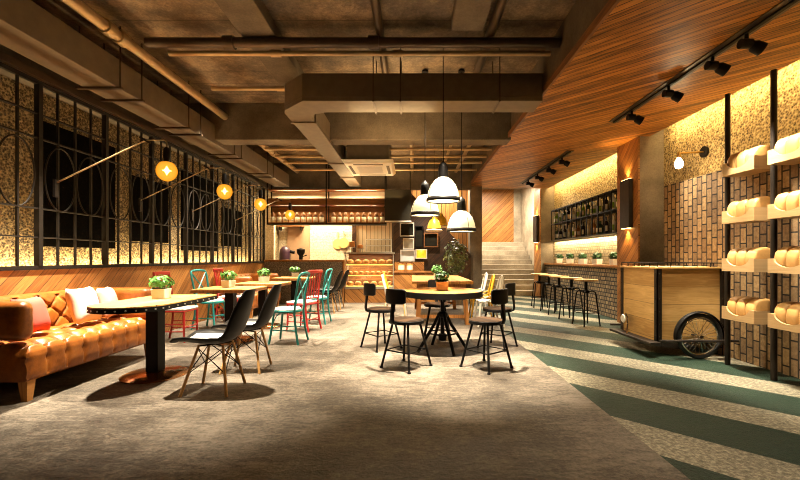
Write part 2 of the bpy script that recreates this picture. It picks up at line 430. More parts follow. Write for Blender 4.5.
for (y0, y1, z0, z1, l) in ((4.79, 5.95, 1.39, 2.89, 'tall black marble panel behind the screen beside the nearest amber lamp'),
                            (6.29, 7.25, 1.52, 2.56, 'shorter black marble panel behind the second amber lamp'),
                            (7.7, 9.05, 1.40, 2.94, 'tall black marble panel behind the screen above the red chair'),
                            (9.33, 10.34, 1.53, 2.44, 'small black marble panel at the far kitchen end of the screen')):
    tag(MB().box(-4.45, -4.41, y0, y1, z0, z1).build('wall_panel', M['marble'], bevel=.004), l, 'wall panel', 'black panels behind the iron screen')
light('AREA', 'strip_lamp', (-4.37, 4.4, 1.13), 240, (1, .72, .34), to=(-4.45, 4.4, 1.27), shape='RECTANGLE', size=13.4, size_y=.05)

lab = ['nearest', 'second', 'third', 'farthest']
def arm_lamp():
    t = empty('wall_lamp', '', 'wall lamp')
    MB().box(-.0, .03, -.025, .025, -.17, .03).build('wall_plate', M['iron'], t)
    MB().tube([(.03, 0, 0), (1.02, 0, .47), (1.08, 0, .485), (1.26, 0, .487), (1.285, 0, .475), (1.29, 0, .44), (1.29, 0, .3)], .009, 8).build('arm', M['brass_dark'], t)
    MB().tube([(.98, 0, .52), (1.1, 0, .45)], .012, 6).build('joint', M['iron'], t)
    MB().lathe([(.02, .4), (.035, .38), (.04, .3), (.03, .24)], (1.29, 0, 0), 14).build('socket', M['black'], t)
    pr = [(.03, .235)]
    for i in range(1, 13):
        a = PI * (.12 + .88 * i / 12)
        pr.append((.11 * math.sin(a), .13 + .118 * math.cos(a)))
    g = MB().lathe(pr, (1.29, 0, 0), 24).build('globe', M['amber'], t)
    f = MB()
    f.lathe([(.0, -.055), (.034, 0), (.0, .055)], (1.29, 0, .135), 6).lathe([(0, -.012), (.05, 0), (0, .012)], (1.29, 0, .135), 8)
    f.build('filament', M['filament'], g, ang=10)
    return t
M['brass_dark'] = plain('dark_brass', (.26, .19, .1), .35, .8, .12)
al = arm_lamp()
for i, y in enumerate((4.6, 6.02, 7.45, 9.25)):
    o = al if i == 0 else dup(al, (0, 0, 0))
    o.location = (-4.11, y, 2.12)
    tag(o, '%s long-armed wall lamp with an amber globe bulb on the iron screen' % ('nearest second third farthest'.split()[i]), 'wall lamp', 'amber arm lamps on the screen')
    light('POINT', 'bulb_lamp', (-2.82, y, 2.255), 9, (1, .55, .16), shadow_soft_size=.05)

# ------------------------------------------------------------------ ceiling: ducts, pipes, air conditioner
d = empty('air_duct', 'long boxy ceiling duct hung along the left wall above the iron screen', 'air duct', (-3.7, 4, 3.28))
MB().box(-.21, .2, -6.3, 7.4, 0, .34).build('duct_body', M['duct'], d, bevel=.006)
for y in (2.6, 3.0, 4.76, 5.14, 6.22, 6.57, 7.82, 8.14, 9.6, 10.0):
    h = MB(); h.box(-.28, .26, y - 4.03, y - 3.99, -.025, -.001)
    h.tube([(.235, y - 4.01, -.02), (.235, y - 4.01, .72)], .009, 6); h.tube([(-.25, y - 4.01, -.02), (-.25, y - 4.01, .72)], .009, 6)
    h.build('hanger', M['dark_pipe'], d)
d = empty('air_duct', 'grey angled ceiling duct that turns back under the beam beside the air conditioner', 'air duct', (0, 5.3, 3.28))
o0 = [(1.69, 5.17), (-1.42, 5.17), (-1.75, 5.5), (-1.79, 5.62), (-1.79, 11.4), (-1.45, 11.4), (-1.45, 5.85), (-1.38, 5.66), (-1.2, 5.58), (1.69, 5.58)]
MB().prism([(x, y - 5.3) for x, y in o0], 0, .06).build('duct_soffit', M['duct'], d, bevel=.005)
o1 = [(1.69, 5.17), (-1.42, 5.17), (-1.75, 5.5), (-1.79, 5.62), (-1.79, 7.08), (-1.45, 7.08), (-1.45, 5.85), (-1.38, 5.66), (-1.2, 5.58), (1.69, 5.58)]
MB().prism([(x, y - 5.3) for x, y in o1], .06, .36).build('duct_body', M['duct'], d, bevel=.006)
MB().box(-1.79, -1.45, 7.47 - 5.3, 11.4 - 5.3, .06, .36).build('duct_body', M['duct'], d, bevel=.006)
for x in (-.5, -.15, 1.13):
    h = MB(); h.box(x - .012, x + .012, -.16, .31, -.012, -.001)
    h.tube([(x, -.15, -.02), (x, -.15, .72)], .008, 6); h.tube([(x, .3, -.02), (x, .3, .72)], .008, 6)
    h.build('hanger', M['dark_pipe'], d)
for y in (5.98, 8.6, 10.1):
    MB().box(-1.81, -1.43, y - 5.32, y - 5.28, -.02, .37 if y < 7 else .37).build('flange', M['duct'], d)

def pipe(name, a, b, r, m, l, collars=(), grp=None):
    a, b = Vector(a), Vector(b)
    c = (a + b) / 2
    t = empty(name, l, 'pipe', c, 0, grp)
    MB().tube([a - c, b - c], r, 14).build('tube', m, t)
    dr = (b - a).normalized()
    for k in collars:
        p = a + (b - a) * k - c
        MB().tube([p - dr * .06, p + dr * .06], r * 1.35, 14).build('collar', m, t)
    return t
pipe('ceiling_pipe', (-3.31, -2, 3.75), (-3.31, 7.08, 3.75), .06, M['pipe'], 'thick brassy pipe running along the ceiling beside the left duct', (.7, .722))
pipe('ceiling_pipe', (-3.31, 7.47, 3.75), (-3.31, 11.55, 3.75), .06, M['pipe'], 'thick pipe continuing beyond the beam towards the kitchen', (.5,))
pipe('ceiling_pipe', (-3.13, 4.72, 3.79), (1.74, 4.72, 3.79), .058, M['dark_pipe'], 'dark brown pipe crossing the ceiling nearest the camera', (.2, .55))
pipe('ceiling_pipe', (-2.95, 4.86, 3.735), (1.68, 4.86, 3.735), .032, M['pipe'], 'thin shiny pipe crossing just behind the dark brown pipe', (.28, .6))
pipe('ceiling_pipe', (-2.98, 5.95, 3.77), (1.7, 5.95, 3.77), .03, M['pipe'], 'thin shiny pipe crossing behind the angled duct', (.22,))
for y, w in ((8.7, 'first'), (9.35, 'second'), (9.95, 'third'), (10.75, 'fourth')):
    pipe('ceiling_pipe', (-3.2, y, 3.62), (1.74, y, 3.62), .032, M['pipe'], '%s thin cross pipe behind the concrete beam' % w, (.3,), 'cross pipes behind the beam')
for x, r, l in ((0.0, .05, 'lengthwise pipe in the middle of the back ceiling bay'), (.86, .035, 'slim lengthwise pipe above the centre pendant in the back bay'), (1.27, .045, 'lengthwise pipe of the back bay beside the wooden soffit')):
    pipe('ceiling_pipe', (x, 7.47, 3.75), (x, 11.58, 3.75), r, M['pipe'], l)
pipe('ceiling_pipe', (-.38, -2, 3.91), (-.38, 7.08, 3.91), .05, M['dark_pipe'], 'dark lengthwise pipe left of the pendant cords')
pipe('ceiling_pipe', (.93, -2, 3.91), (.93, 7.08, 3.91), .055, M['dark_pipe'], 'dark lengthwise pipe right of the pendant cords')
struct('beam_3', MB().box(.45, .82, -2.35, 4.6, 3.86, 4), M['beam'], .01)
struct('beam_4', MB().box(-2.0, -1.6, -2.35, 7.1, 3.85, 4), M['beam'], .01)
struct('beam_5', MB().box(-4.14, -2.0, 3.45, 4.1, 3.9, 4), M['beam'], .01)

ac = empty('ceiling_air_conditioner', 'cream ceiling cassette air conditioner behind the concrete beam', 'air conditioner', (-.89, 8.6, 3.14))
q = MB()
def fr(x0, x1, y0, y1, z0, z1, k): # chamfered slab
    q.add([(x0+k, y0+k, z0), (x1-k, y0+k, z0), (x1-k, y1-k, z0), (x0+k, y1-k, z0), (x0, y0, z1), (x1, y0, z1), (x1, y1, z1), (x0, y1, z1)],
          [(0, 3, 2, 1), (4, 5, 6, 7), (0, 1, 5, 4), (1, 2, 6, 5), (2, 3, 7, 6), (3, 0, 4, 7)])
fr(-.52, .52, -.66, .66, 0, .07, .06)
q.build('panel', M['ac'], ac, bevel=.006)
MB().box(-.42, .42, -.55, .55, .07, .85).build('housing', M['duct'], ac)
g = MB().box(-.26, .26, -.32, .32, -.006, .0)
g.build('grille', M['cushion'], ac)
for (x0, x1, y0, y1) in ((-.3, .3, -.54, -.46), (-.3, .3, .46, .54), (-.42, -.36, -.4, .4), (.36, .42, -.4, .4)):
    MB().box(x0, x1, y0, y1, -.004, .0).build('air_slot', M['ac_dark'], ac)

# ------------------------------------------------------------------ track spotlights
def track(y0, y1, l):
    t = empty('track_rail', l, 'lighting track', (3.17, (y0+y1)/2, 3.4))
    h = (y1 - y0) / 2
    MB().box(-.075, .075, -h, h, -.012, -.001).build('recess_strip', M['dark_pipe'], t)  # flat dark strip in place of a cut recess and its shade
    MB().box(-.018, .018, -h + .02, h - .02, -.03, -.012).build('conductor', M['black'], t)
track(-1, 6.3, 'dark lighting track in the wooden soffit above the bread racks')
track(8.0, 11.5, 'dark lighting track in the wooden soffit above the bar stools')
def spotlamp():
    t = empty('track_spotlight', '', 'spotlight')
    MB().tube([(0, 0, -.031), (0, 0, -.1)], .018, 10).build('stem', M['black'], t)
    MB().tube([(-.06, .0, -.12), (.04, 0, -.12)], .045, 14).build('driver', M['black'], t)
    e = MB().tube([(.04, 0, -.12), (.07, 0, -.14), (.14, -.01, -.18)], [.03, .055, .06], 16)
    e = e.build('lamp_head', M['black'], t)
    MB().tube([(.138, -.01, -.179), (.145, -.01, -.183)], .04, 16).build('lens', M['glass'], e)
    return t
sl = spotlamp(); ys = [3.79, 4.22, 4.94, 5.77, 8.45, 9.25, 10.1, 10.9]
sl['label'] = ''
nm = ['nearest black spotlight on the track above the bread racks', 'second black spotlight on the track above the bread racks',
      'third black spotlight on the track above the bread racks', 'farthest black spotlight on the track near the bread racks',
      'nearest black spotlight on the track above the bar stools', 'second black spotlight on the track above the bar stools',
      'third black spotlight on the track above the bar stools', 'farthest black spotlight on the track above the bar stools']
for i, y in enumerate(ys):
    o = sl if i == 0 else dup(sl, (0, 0, 0))
    o.location = (3.17, y, 3.4); tag(o, nm[i], 'spotlight', 'black track spotlights')

# ------------------------------------------------------------------ pendants
def pendant():
    t = empty('pendant_lamp', '', 'pendant lamp')
    pr = [(.205, 0), (.2, .05), (.185, .12), (.155, .195), (.11, .255), (.06, .29), (.045, .3)]
    sh = MB()
    sh.grid(lambda u, v: (lambda k, fr_: Vector(((pr[k][0]*(1-fr_) + pr[k+1][0]*fr_) * math.cos(2*PI*v), (pr[k][0]*(1-fr_) + pr[k+1][0]*fr_) * math.sin(2*PI*v), pr[k][1]*(1-fr_) + pr[k+1][1]*fr_)))(min(5, int(u*6)), u*6 - min(5, int(u*6))), 12, 32)
    s = sh.build('lamp_shade', M['shade_glass'], t, solid=.006)
    bd = MB(); bd.grid(lambda u, v: Vector(((.209 + .0 * u) * math.cos(2*PI*v), .209 * math.sin(2*PI*v), -.014 + .05*u)), 1, 32)
    bd.build('rim', M['black'], s, solid=.012)
    rb = MB()
    for a in range(4):
        ca, sa = math.cos(a*PI/2 + .4), math.sin(a*PI/2 + .4)
        rb.tube([((r_ + .004) * ca, (r_ + .004) * sa, z) for r_, z in pr], .004, 5)
    rb.build('rib', M['black'], s)
    MB().lathe([(.062, .285), (.066, .3), (.062, .42), (.05, .46), (.02, .485), (.012, .5)], n=20).build('cap', M['black'], t)
    for sgn in (-1, 1):
        MB().tube([(.05*sgn, .06, .29), (.055*sgn, .06, .44)], .008, 6).build('bracket', M['brass'], t)
    MB().lathe([(.0, .06), (.035, .08), (.045, .12), (.03, .17), (.02, .22)], n=16).build('bulb', M['white_bulb'], t)
    return t
pd = pendant()
for i, (x, y, z, l) in enumerate(((.19, 5.85, 1.88, 'opal glass dome pendant at mid height, nearest the dark menu board'), (.395, 5.06, 1.975, 'opal glass dome pendant hung highest in the cluster over the round table'), (.72, 5.83, 1.645, 'opal glass dome pendant hung lowest, beside the concrete column'))):
    o = pd if i == 0 else dup(pd, (0, 0, 0))
    o.location = (x, y, z); tag(o, l, 'pendant lamp', 'opal pendants over the round table')
    c = MB(); c.tube([(0, 0, .49), (0, 0, 3.995 - z)], .006, 6); c.build('cord', M['black'], o)
    MB().lathe([(.05, 0), (.045, .025), (.012, .03)], (0, 0, 3.96 - z), 14).build('ceiling_rose', M['black'], o)
    light('POINT', 'pendant_light', (x, y, z - .03), 38, (1, .74, .4), shadow_soft_size=.1)

def ypend(x, y, z, l):
    t = empty('pendant_lamp', l, 'pendant lamp', (x, y, z), 0, 'yellow cage pendants by the stair wall')
    MB().lathe([(.14, .0), (.16, .02), (.15, .1), (.11, .2), (.05, .25), (.04, .3)], n=18).build('lamp_shade', M['yellow_metal'], t)
    MB().lathe([(.19, -.05), (.2, -.03), (.14, .0)], n=18).build('rim', M['white_metal'], t)
    MB().tube([(0, 0, .29), (0, 0, 3.99 - z)], .006, 6).build('cord', M['black'], t)
ypend(.72, 9.9, 2.05, 'small yellow pendant with a white rim behind the opal pendants')
ypend(.52, 9.4, 1.93, 'lower yellow pendant with a white rim near the cube shelves')

# ------------------------------------------------------------------ greenery
def leaves(n, rx, ry, rz, c, ls, seed, fill=.45):
    r = random.Random(seed); mb = MB()
    for _ in range(n):
        while True:
            p = Vector((r.uniform(-1, 1), r.uniform(-1, 1), r.uniform(-1, 1)))
            if fill < p.length < 1: break
        nrm = (p + Vector((r.uniform(-.6, .6), r.uniform(-.6, .6), r.uniform(-.2, .8)))).normalized()
        a = nrm.orthogonal().normalized(); a.rotate(Matrix.Rotation(r.uniform(0, 6.28), 3, nrm)); b = nrm.cross(a)
        p = Vector((p.x*rx, p.y*ry, p.z*rz)) + Vector(c); s = ls * r.uniform(.7, 1.2)
        mb.add([p - a*s, p + b*s*.5 + nrm*s*.15, p + a*s, p - b*s*.5 + nrm*s*.15], [(0, 1, 2, 3)])
    return mb
def potplant(name, pw, ph, potm, leafm, fr_, fh, seed, square=True, n=190):
    t = empty(name, '', 'potted plant')
    if square:
        h = pw/2
        MB().add([(-h*.9, -h*.9, 0), (h*.9, -h*.9, 0), (h*.9, h*.9, 0), (-h*.9, h*.9, 0), (-h, -h, ph), (h, -h, ph), (h, h, ph), (-h, h, ph)],
                 [(0, 3, 2, 1), (4, 5, 6, 7), (0, 1, 5, 4), (1, 2, 6, 5), (2, 3, 7, 6), (3, 0, 4, 7)]).build('pot', potm, t, bevel=.006)
    else:
        MB().lathe([(pw*.38, 0), (pw*.5, ph), (pw*.42, ph)], n=20).build('pot', potm, t)
    MB().cbox((0, 0, ph + .002), (pw*.85, pw*.85, .01)).build('soil', M['soil'], t)
    leaves(n, fr_, fr_, fh, (0, 0, ph + fh*.75), .03, seed).build('foliage', leafm, t)
    MB().tube([(0, 0, ph), (0, 0, ph + fh)], .01, 6).build('stem', M['bark'], t)
    return t

# ------------------------------------------------------------------ right wall fittings
def updown(name, x, y0, y1, z0, z1, l):
    t = empty(name, l, 'wall light', (x, (y0+y1)/2, (z0+z1)/2)); h = (z1-z0)/2; w = (y1-y0)/2
    MB().box(-.075, -.001, -w, w, -h, h).build('body', M['cart_iron'], t, bevel=.006)
    for s in (-1, 1):
        MB().box(-.06, -.015, -w + .03, w - .03, h*s - .004 + .004*s, h*s + .004 + .004*s).build('light_slit', M['led_slit'], t)
        spot((x - .045, (y0+y1)/2, (z0+z1)/2 + s*(h + .02)), (x - .005, (y0+y1)/2, (z0+z1)/2 + s*(h + .8)), 42, 95, .7, .03, (1, .6, .2))
updown('wall_light', 4.0, 7.24, 7.56, 1.8, 2.69, 'dark up-and-down wall light on the wood-clad pillar behind the cart')
updown('wall_light', 4.0, 12.62, 12.98, 1.75, 2.6, 'dark up-and-down wall light on the far wood-clad pillar by the stairs')

t = empty('wall_sconce', 'brass-armed wall sconce with a bare white bulb above the cart', 'wall sconce', (4.45, 6.07, 2.83))
MB().tube([(-.001, 0, .03), (-.03, 0, .03)], .085, 20).build('wall_plate', M['iron'], t)
MB().tube([(-.03, 0, .03), (-.4, 0, .01)], .013, 8).build('arm', M['brass'], t)
MB().tube([(-.4, 0, .03), (-.4, 0, -.06)], [.022, .03], 12).build('socket', M['brass'], t)
sh = MB(); sh.grid(lambda u, v: Vector((-.4 + (.03 + .12*u)*math.cos(2*PI*v), (.03 + .12*u)*math.sin(2*PI*v), -.05 - .05*u*u)), 4, 24); sh.build('lamp_shade', M['glass'], t, solid=.004)
MB().lathe([(.02, -.06), (.05, -.11), (.06, -.16), (.045, -.21), (.0, -.23)], (-.4, 0, 0), 16).build('bulb', M['white_bulb'], t)
light('POINT', 'sconce_light', (4.0, 6.0, 2.66), 14, (1, .75, .4), shadow_soft_size=.06)

# cove strips
light('AREA', 'strip_lamp', (4.24, 2.2, 3.5), 130, (1, .7, .28), to=(4.45, 2.2, 3.34), shape='RECTANGLE', size=9.2, size_y=.06)
light('AREA', 'strip_lamp', (4.24, 10.15, 3.5), 80, (1, .7, .28), to=(4.45, 10.15, 3.34), shape='RECTANGLE', size=4.5, size_y=.06)
strip((4.34, 10.15, 1.74), .06, 4.4, 75, (0, 0, 0), (1, .78, .42))
strip((4.25, 4.2, 2.42), .06, 4, 6, (PI, 0, 0), (1, .6, .2))

# rack with bottles
rk = empty('bottle_rack', 'black two-tier metal bottle rack hung on the wall above the plant ledge', 'bottle rack', (4.27, 9.95, 1.77))
RY0, RY1 = 8.0, 11.87; nc = 13; cw = (RY1 - RY0) / nc
for z in (0, .47, .87):
    b = MB(); b.box(-.14, .14, RY0 - 9.95, RY1 - 9.95, z - .012, z + .012); b.build('shelf', M['black'], rk)
for k in range(nc + 1):
    y = RY0 - 9.95 + cw * k
    b = MB()
    for x in (-.13, .13): b.box(x - .01, x + .01, y - .012, y + .012, .0, .87)
    b.box(-.13, .13, y - .012, y + .012, .85, .87); b.box(-.13, .13, y - .012, y + .012, .46, .48)
    b.build('upright', M['black'], rk)
MB().box(.15, .178, RY0 - 9.9, RY1 - 10, .0, .03).build('bracket', M['black'], rk)
bt_cols = {'dark green': (.02, .05, .015), 'near-black': (.01, .008, .008), 'white': (.8, .76, .66), 'cream': (.6, .45, .26), 'amber': (.4, .16, .03), 'lime green': (.2, .32, .04)}
for k, c in bt_cols.items(): M['bottle_' + k] = plain('bottle_' + k.replace(' ', '_'), c, .15, 0, .1)
M['paper'] = plain('paper_label', (.7, .62, .45), .7, 0, .05)
def bottle(col, loc, l, wide):
    t = empty('bottle', l, 'bottle', loc, 0, 'bottles in the wall rack')
    w = .048 if not wide else .085
    h = .36 if not wide else .3
    MB().lathe([(w*.95, 0), (w, .01), (w, h*.6), (w*.8, h*.7), (w*.32, h*.78), (w*.3, h*.97), (w*.36, h)], n=14).build('glass', M['bottle_' + col], t)
    b = MB(); b.grid(lambda u, v: Vector((w*1.02*math.cos(PI*.5 + PI*v), w*1.02*math.sin(PI*.5 + PI*v), h*.15 + h*.33*u)), 1, 10); b.build('paper_label', M['paper' if col != 'white' else 'bottle_lime green'], t)
rows = [('upper', .482), ('lower', .012)]
seqs = [['lime green', 'white', 'near-black', 'white', 'white', 'dark green', 'lime green', 'white', 'cream', 'near-black', 'dark green', 'white', 'lime green'],
        ['cream', 'white', 'near-black', 'dark green', 'amber', 'cream', 'near-black', 'amber', 'white', 'cream', 'near-black', 'near-black', 'dark green']]
ordn = 'first second third fourth fifth sixth seventh eighth ninth tenth eleventh twelfth thirteenth'.split()
for ri, (rn, zz) in enumerate(rows):
    for k in range(nc):
        bottle(seqs[ri][k], (4.25, RY0 + cw*(k + .5), 1.77 + zz + .001), '%s bottle, %s rack row, %s from the wood-clad pillar' % (seqs[ri][k], rn, ordn[k]), (k * 7 + ri * 3) % 4 == 0)

pl = potplant('potted_plant', .17, .13, M['white_pot'], M['leaf_dark'], .12, .085, 31)
pl['label'] = ''
wh = ['nearest the wood-clad pillar', 'second from the wood-clad pillar', 'in the middle of the five', 'second from the far end', 'at the far end by the stairs']
for i, y in enumerate((8.43, 9.23, 10.0, 10.8, 11.58)):
    o = pl if i == 0 else dup(pl, (0, 0, 0), .3*i)
    o.location = (4.27, y, 1.102); tag(o, 'green plant in white pot on bar ledge, %s' % wh[i], 'potted plant', 'plants on the bar ledge')

# bar stools
def barstool():
    t = empty('bar_stool', '', 'bar stool')
    MB().lathe([(.19, .82), (.21, .825), (.21, .85), (.2, .855)], n=26).build('seat', M['table_wood'], t)
    MB().tube([(0, 0, .6), (0, 0, .82)], .03, 12).build('screw_post', M['black'], t)
    MB().lathe([(.06, .6), (.07, .62), (.07, .65), (.05, .66)], n=16).build('hub', M['black'], t)
    for k in range(4):
        a = PI/4 + k*PI/2; c, s = math.cos(a), math.sin(a)
        MB().tube([(c*.04, s*.04, .63), (c*.12, s*.12, .64), (c*.155, s*.155, .62), (c*.17, s*.17, .57), (c*.24, s*.24, 0)], .013, 8).build('leg', M['black'], t)
    MB().tube([(.205*math.cos(2*PI*j/20), .205*math.sin(2*PI*j/20), .25) for j in range(20)], .009, 6, True).build('foot_ring', M['black'], t)
    return t
bs = barstool()
for i, (x, y) in enumerate(((3.24, 7.45), (3.24, 8.13), (3.24, 8.82), (3.25, 9.5), (3.25, 10.2))):
    o = bs if i == 0 else dup(bs, (0, 0, 0))
    o.location = (x, y, 0); o.rotation_euler = (0, 0, .25 + .3*i)
    tag(o, 'wood-topped black bar stool before the tiled bar, %s' % ['nearest the cart', 'second from the cart', 'middle of the five', 'second from the stairs', 'nearest the stairs'][i], 'bar stool', 'bar stools along the tiled bar')

# ------------------------------------------------------------------ cargo cart
ct = empty('cargo_cart', 'wooden box cart with iron corners and spoked wheels by the brick wall', 'cart', (3.53, 5.5, 0))
X0, X1, YA, YB = -.42, .42, -.43, .43
bx = MB(); bx.box(X0, X1, YA, YB, .19, 1.11); bx.build('box', M['cart_wood'], ct)
MB().box(X0 - .02, X1 + .02, YA - .02, YB + .02, 1.11, 1.135).build('lid', M['cart_wood'], ct, bevel=.004)
for x in (X0, X1):
    for y in (YA, YB):
        sx, sy = (-1 if x < 0 else 1), (-1 if y < 0 else 1)
        c = MB(); c.box(min(x + sx*.012, x - sx*.05), max(x + sx*.012, x - sx*.05), min(y, y + sy*.012), max(y, y + sy*.012), .15, 1.11)
        c.box(min(x, x + sx*.012), max(x, x + sx*.012), min(y + sy*.012, y - sy*.05), max(y + sy*.012, y - sy*.05), .15, 1.11)
        o = c.build('corner_iron', M['cart_iron'], ct)
        b = MB()
        for k in range(6):
            z = .25 + .16*k
            b.tube([(x + sx*.012, y - sy*.022, z), (x + sx*.022, y - sy*.022, z)], .009, 8)
            b.tube([(x - sx*.022, y + sy*.012, z), (x - sx*.022, y + sy*.022, z)], .009, 8)
        b.build('bolt', M['cart_iron'], o)
rl = MB(); rl.tube([(X0, YA, 1.185), (X1, YA, 1.185), (X1, YB, 1.185), (X0, YB, 1.185)], .007, 6, True)
for k in range(6):
    f_ = k / 5
    for p in ((X0 + (X1-X0)*f_, YA), (X0 + (X1-X0)*f_, YB), (X0, YA + (YB-YA)*f_), (X1, YA + (YB-YA)*f_)):
        rl.tube([(*p, 1.13), (*p, 1.185)], .006, 6)
rl.build('top_rail', M['cart_iron'], ct)
for y in (YA - .13, YB + .13):
    w = MB(); w.tube([(.02 + .258*math.cos(2*PI*j/40), y, .285 + .258*math.sin(2*PI*j/40)) for j in range(40)], .024, 10, True)
    w = w.build('wheel', M['rubber'], ct)
    MB().tube([(.02 + .226*math.cos(2*PI*j/40), y, .28 + .226*math.sin(2*PI*j/40)) for j in range(40)], .012, 8, True).build('rim', M['chrome'], w)
    s = MB()
    for j in range(28):
        a = 2*PI*j/28; a2 = a + (.5 if j % 2 else -.5); yy = .02 if j % 4 < 2 else -.02
        s.tube([(.02 + .025*math.cos(a2), y + yy, .28 + .025*math.sin(a2)), (.02 + .222*math.cos(a), y, .28 + .222*math.sin(a))], .0032, 4)
    s.build('spokes', M['chrome'], w)
    MB().tube([(.02, y - .04, .28), (.02, y + .04, .28)], .022, 12).build('hub', M['chrome'], w)
    f = MB(); f.grid(lambda u, v: Vector((.02 + (.312 - .016*abs(2*v-1))*math.cos(PI*(-.02 + 1.06*u)), y + .075*(v - .5), .28 + (.312 - .016*abs(2*v-1))*math.sin(PI*(-.02 + 1.06*u)))), 24, 4)
    f.build('mudguard', M['black'], ct, solid=.006)
    MB().tube([(X0 - .08, y - .05*(1 if y < 0 else -1), .235), (X1 + .04, y - .05*(1 if y < 0 else -1), .235)], .016, 8).build('frame_tube', M['cart_iron'], ct)
MB().tube([(.02, YA - .14, .28), (.02, YB + .14, .28)], .014, 8).build('axle', M['cart_iron'], ct)
MB().box(X0 - .16, X0 - .02, YA - .1, YB + .05, .165, .2).build('step_board', M['cart_iron'], ct, bevel=.006)
lm = MB(); lm.tube([(X0 - .03, .2, .39), (X0 - .07, .2, .39), (X0 - .1, .2, .39)], [.02, .06, .066], 18); lm = lm.build('headlamp', M['chrome'], ct)
MB().tube([(X0 - .1, .2, .39), (X0 - .112, .2, .39)], [.06, .05], 18).build('lens', M['white_metal'], lm)
MB().tube([(X0 - .12, .07, .2), (X0 - .1, .08, .33), (X0 - .08, .12, .43), (X0 - .06, .2, .46), (X0 - .02, .23, .42)], .012, 8).build('lamp_bracket', M['chrome'], ct)

# ------------------------------------------------------------------ bread racks
br = empty('bread_rack', 'tall rack of dark posts with scooped wooden bread trays against the brick wall', 'bread rack', (3.7, 4.38, 0))
for y in (4.69, 4.09, 3.49):
    MB().tube([(0, y - 4.38, 0), (0, y - 4.38, 3.17)], .028, 14).build('post', M['cart_iron'], br)
tiers = [('top', 2.19), ('second', 1.645), ('third', 1.10), ('lowest', .55)]
cols = [('column beside the cart', 4.21, 4.65), ('column nearest the camera', 3.61, 4.05)]
def loaf():
    t = MB(); prof = [(-.1, 0), (-.105, .04), (-.11, .12), (-.1, .18), (-.07, .225), (-.02, .245), (.05, .25), (.09, .235), (.1, .2), (.1, 0)]
    cx_ = 0; secs = [(-.061, .78), (-.055, .94), (-.035, 1), (.035, 1), (.055, .94), (.061, .78)]
    n = len(prof)
    vs = [(x*s, y, .125 + (z - .125)*s) for y, s in secs for x, z in prof]
    fs = [tuple(range(n)), tuple(reversed(range(5*n, 6*n)))]
    for k in range(5):
        for j in range(n): fs.append((k*n + j, (k+1)*n + j, (k+1)*n + (j+1) % n, k*n + (j+1) % n))
    return t.add(vs, fs).build('bread_loaf', M['crust'], ang=60)
lf = None
for tn, tz in tiers:
    for cn, y0, y1 in cols:
        w = y1 - y0; yc = (y0 + y1)/2
        pts = [(-w/2, 0), (w/2, 0), (w/2, .145)] + [(.155*math.cos(PI*j/14)*1.0, .145 - .085*math.sin(PI*j/14)) for j in range(15)] + [(-w/2, .145)]
        tr = MB(); tr.box(-.1 + .018, .152, yc - 4.38 - w/2, yc - 4.38 + w/2, tz, tz + .015)
        tr.box(.142, .152, yc - 4.38 - w/2, yc - 4.38 + w/2, tz + .015, tz + .12)
        o = tr.build('tray', M['tray_wood'], br)
        fb = MB().prism([(yc - 4.38 + u, tz + v) for u, v in pts], -.1, -.08, 'x'); fb.build('front_board', M['tray_wood'], o)
        for yy in (-w/2, w/2 - .015):
            MB().box(-.08, .142, yc - 4.38 + yy, yc - 4.38 + yy + .015, tz + .015, tz + .14).build('end_board', M['tray_wood'], o)
        for bn, dy in (('nearest loaf', -.128), ('middle loaf', 0), ('farthest loaf', .128)):
            if lf is None: lf = loaf(); q = lf
            else: q = lf.copy(); COL.objects.link(q)
            q.location = (3.735, yc + dy, tz + .017)
            tag(q, 'tan %s of three, %s tray, %s' % (bn, tn, cn), 'bread', 'bread loaves in the wooden trays')

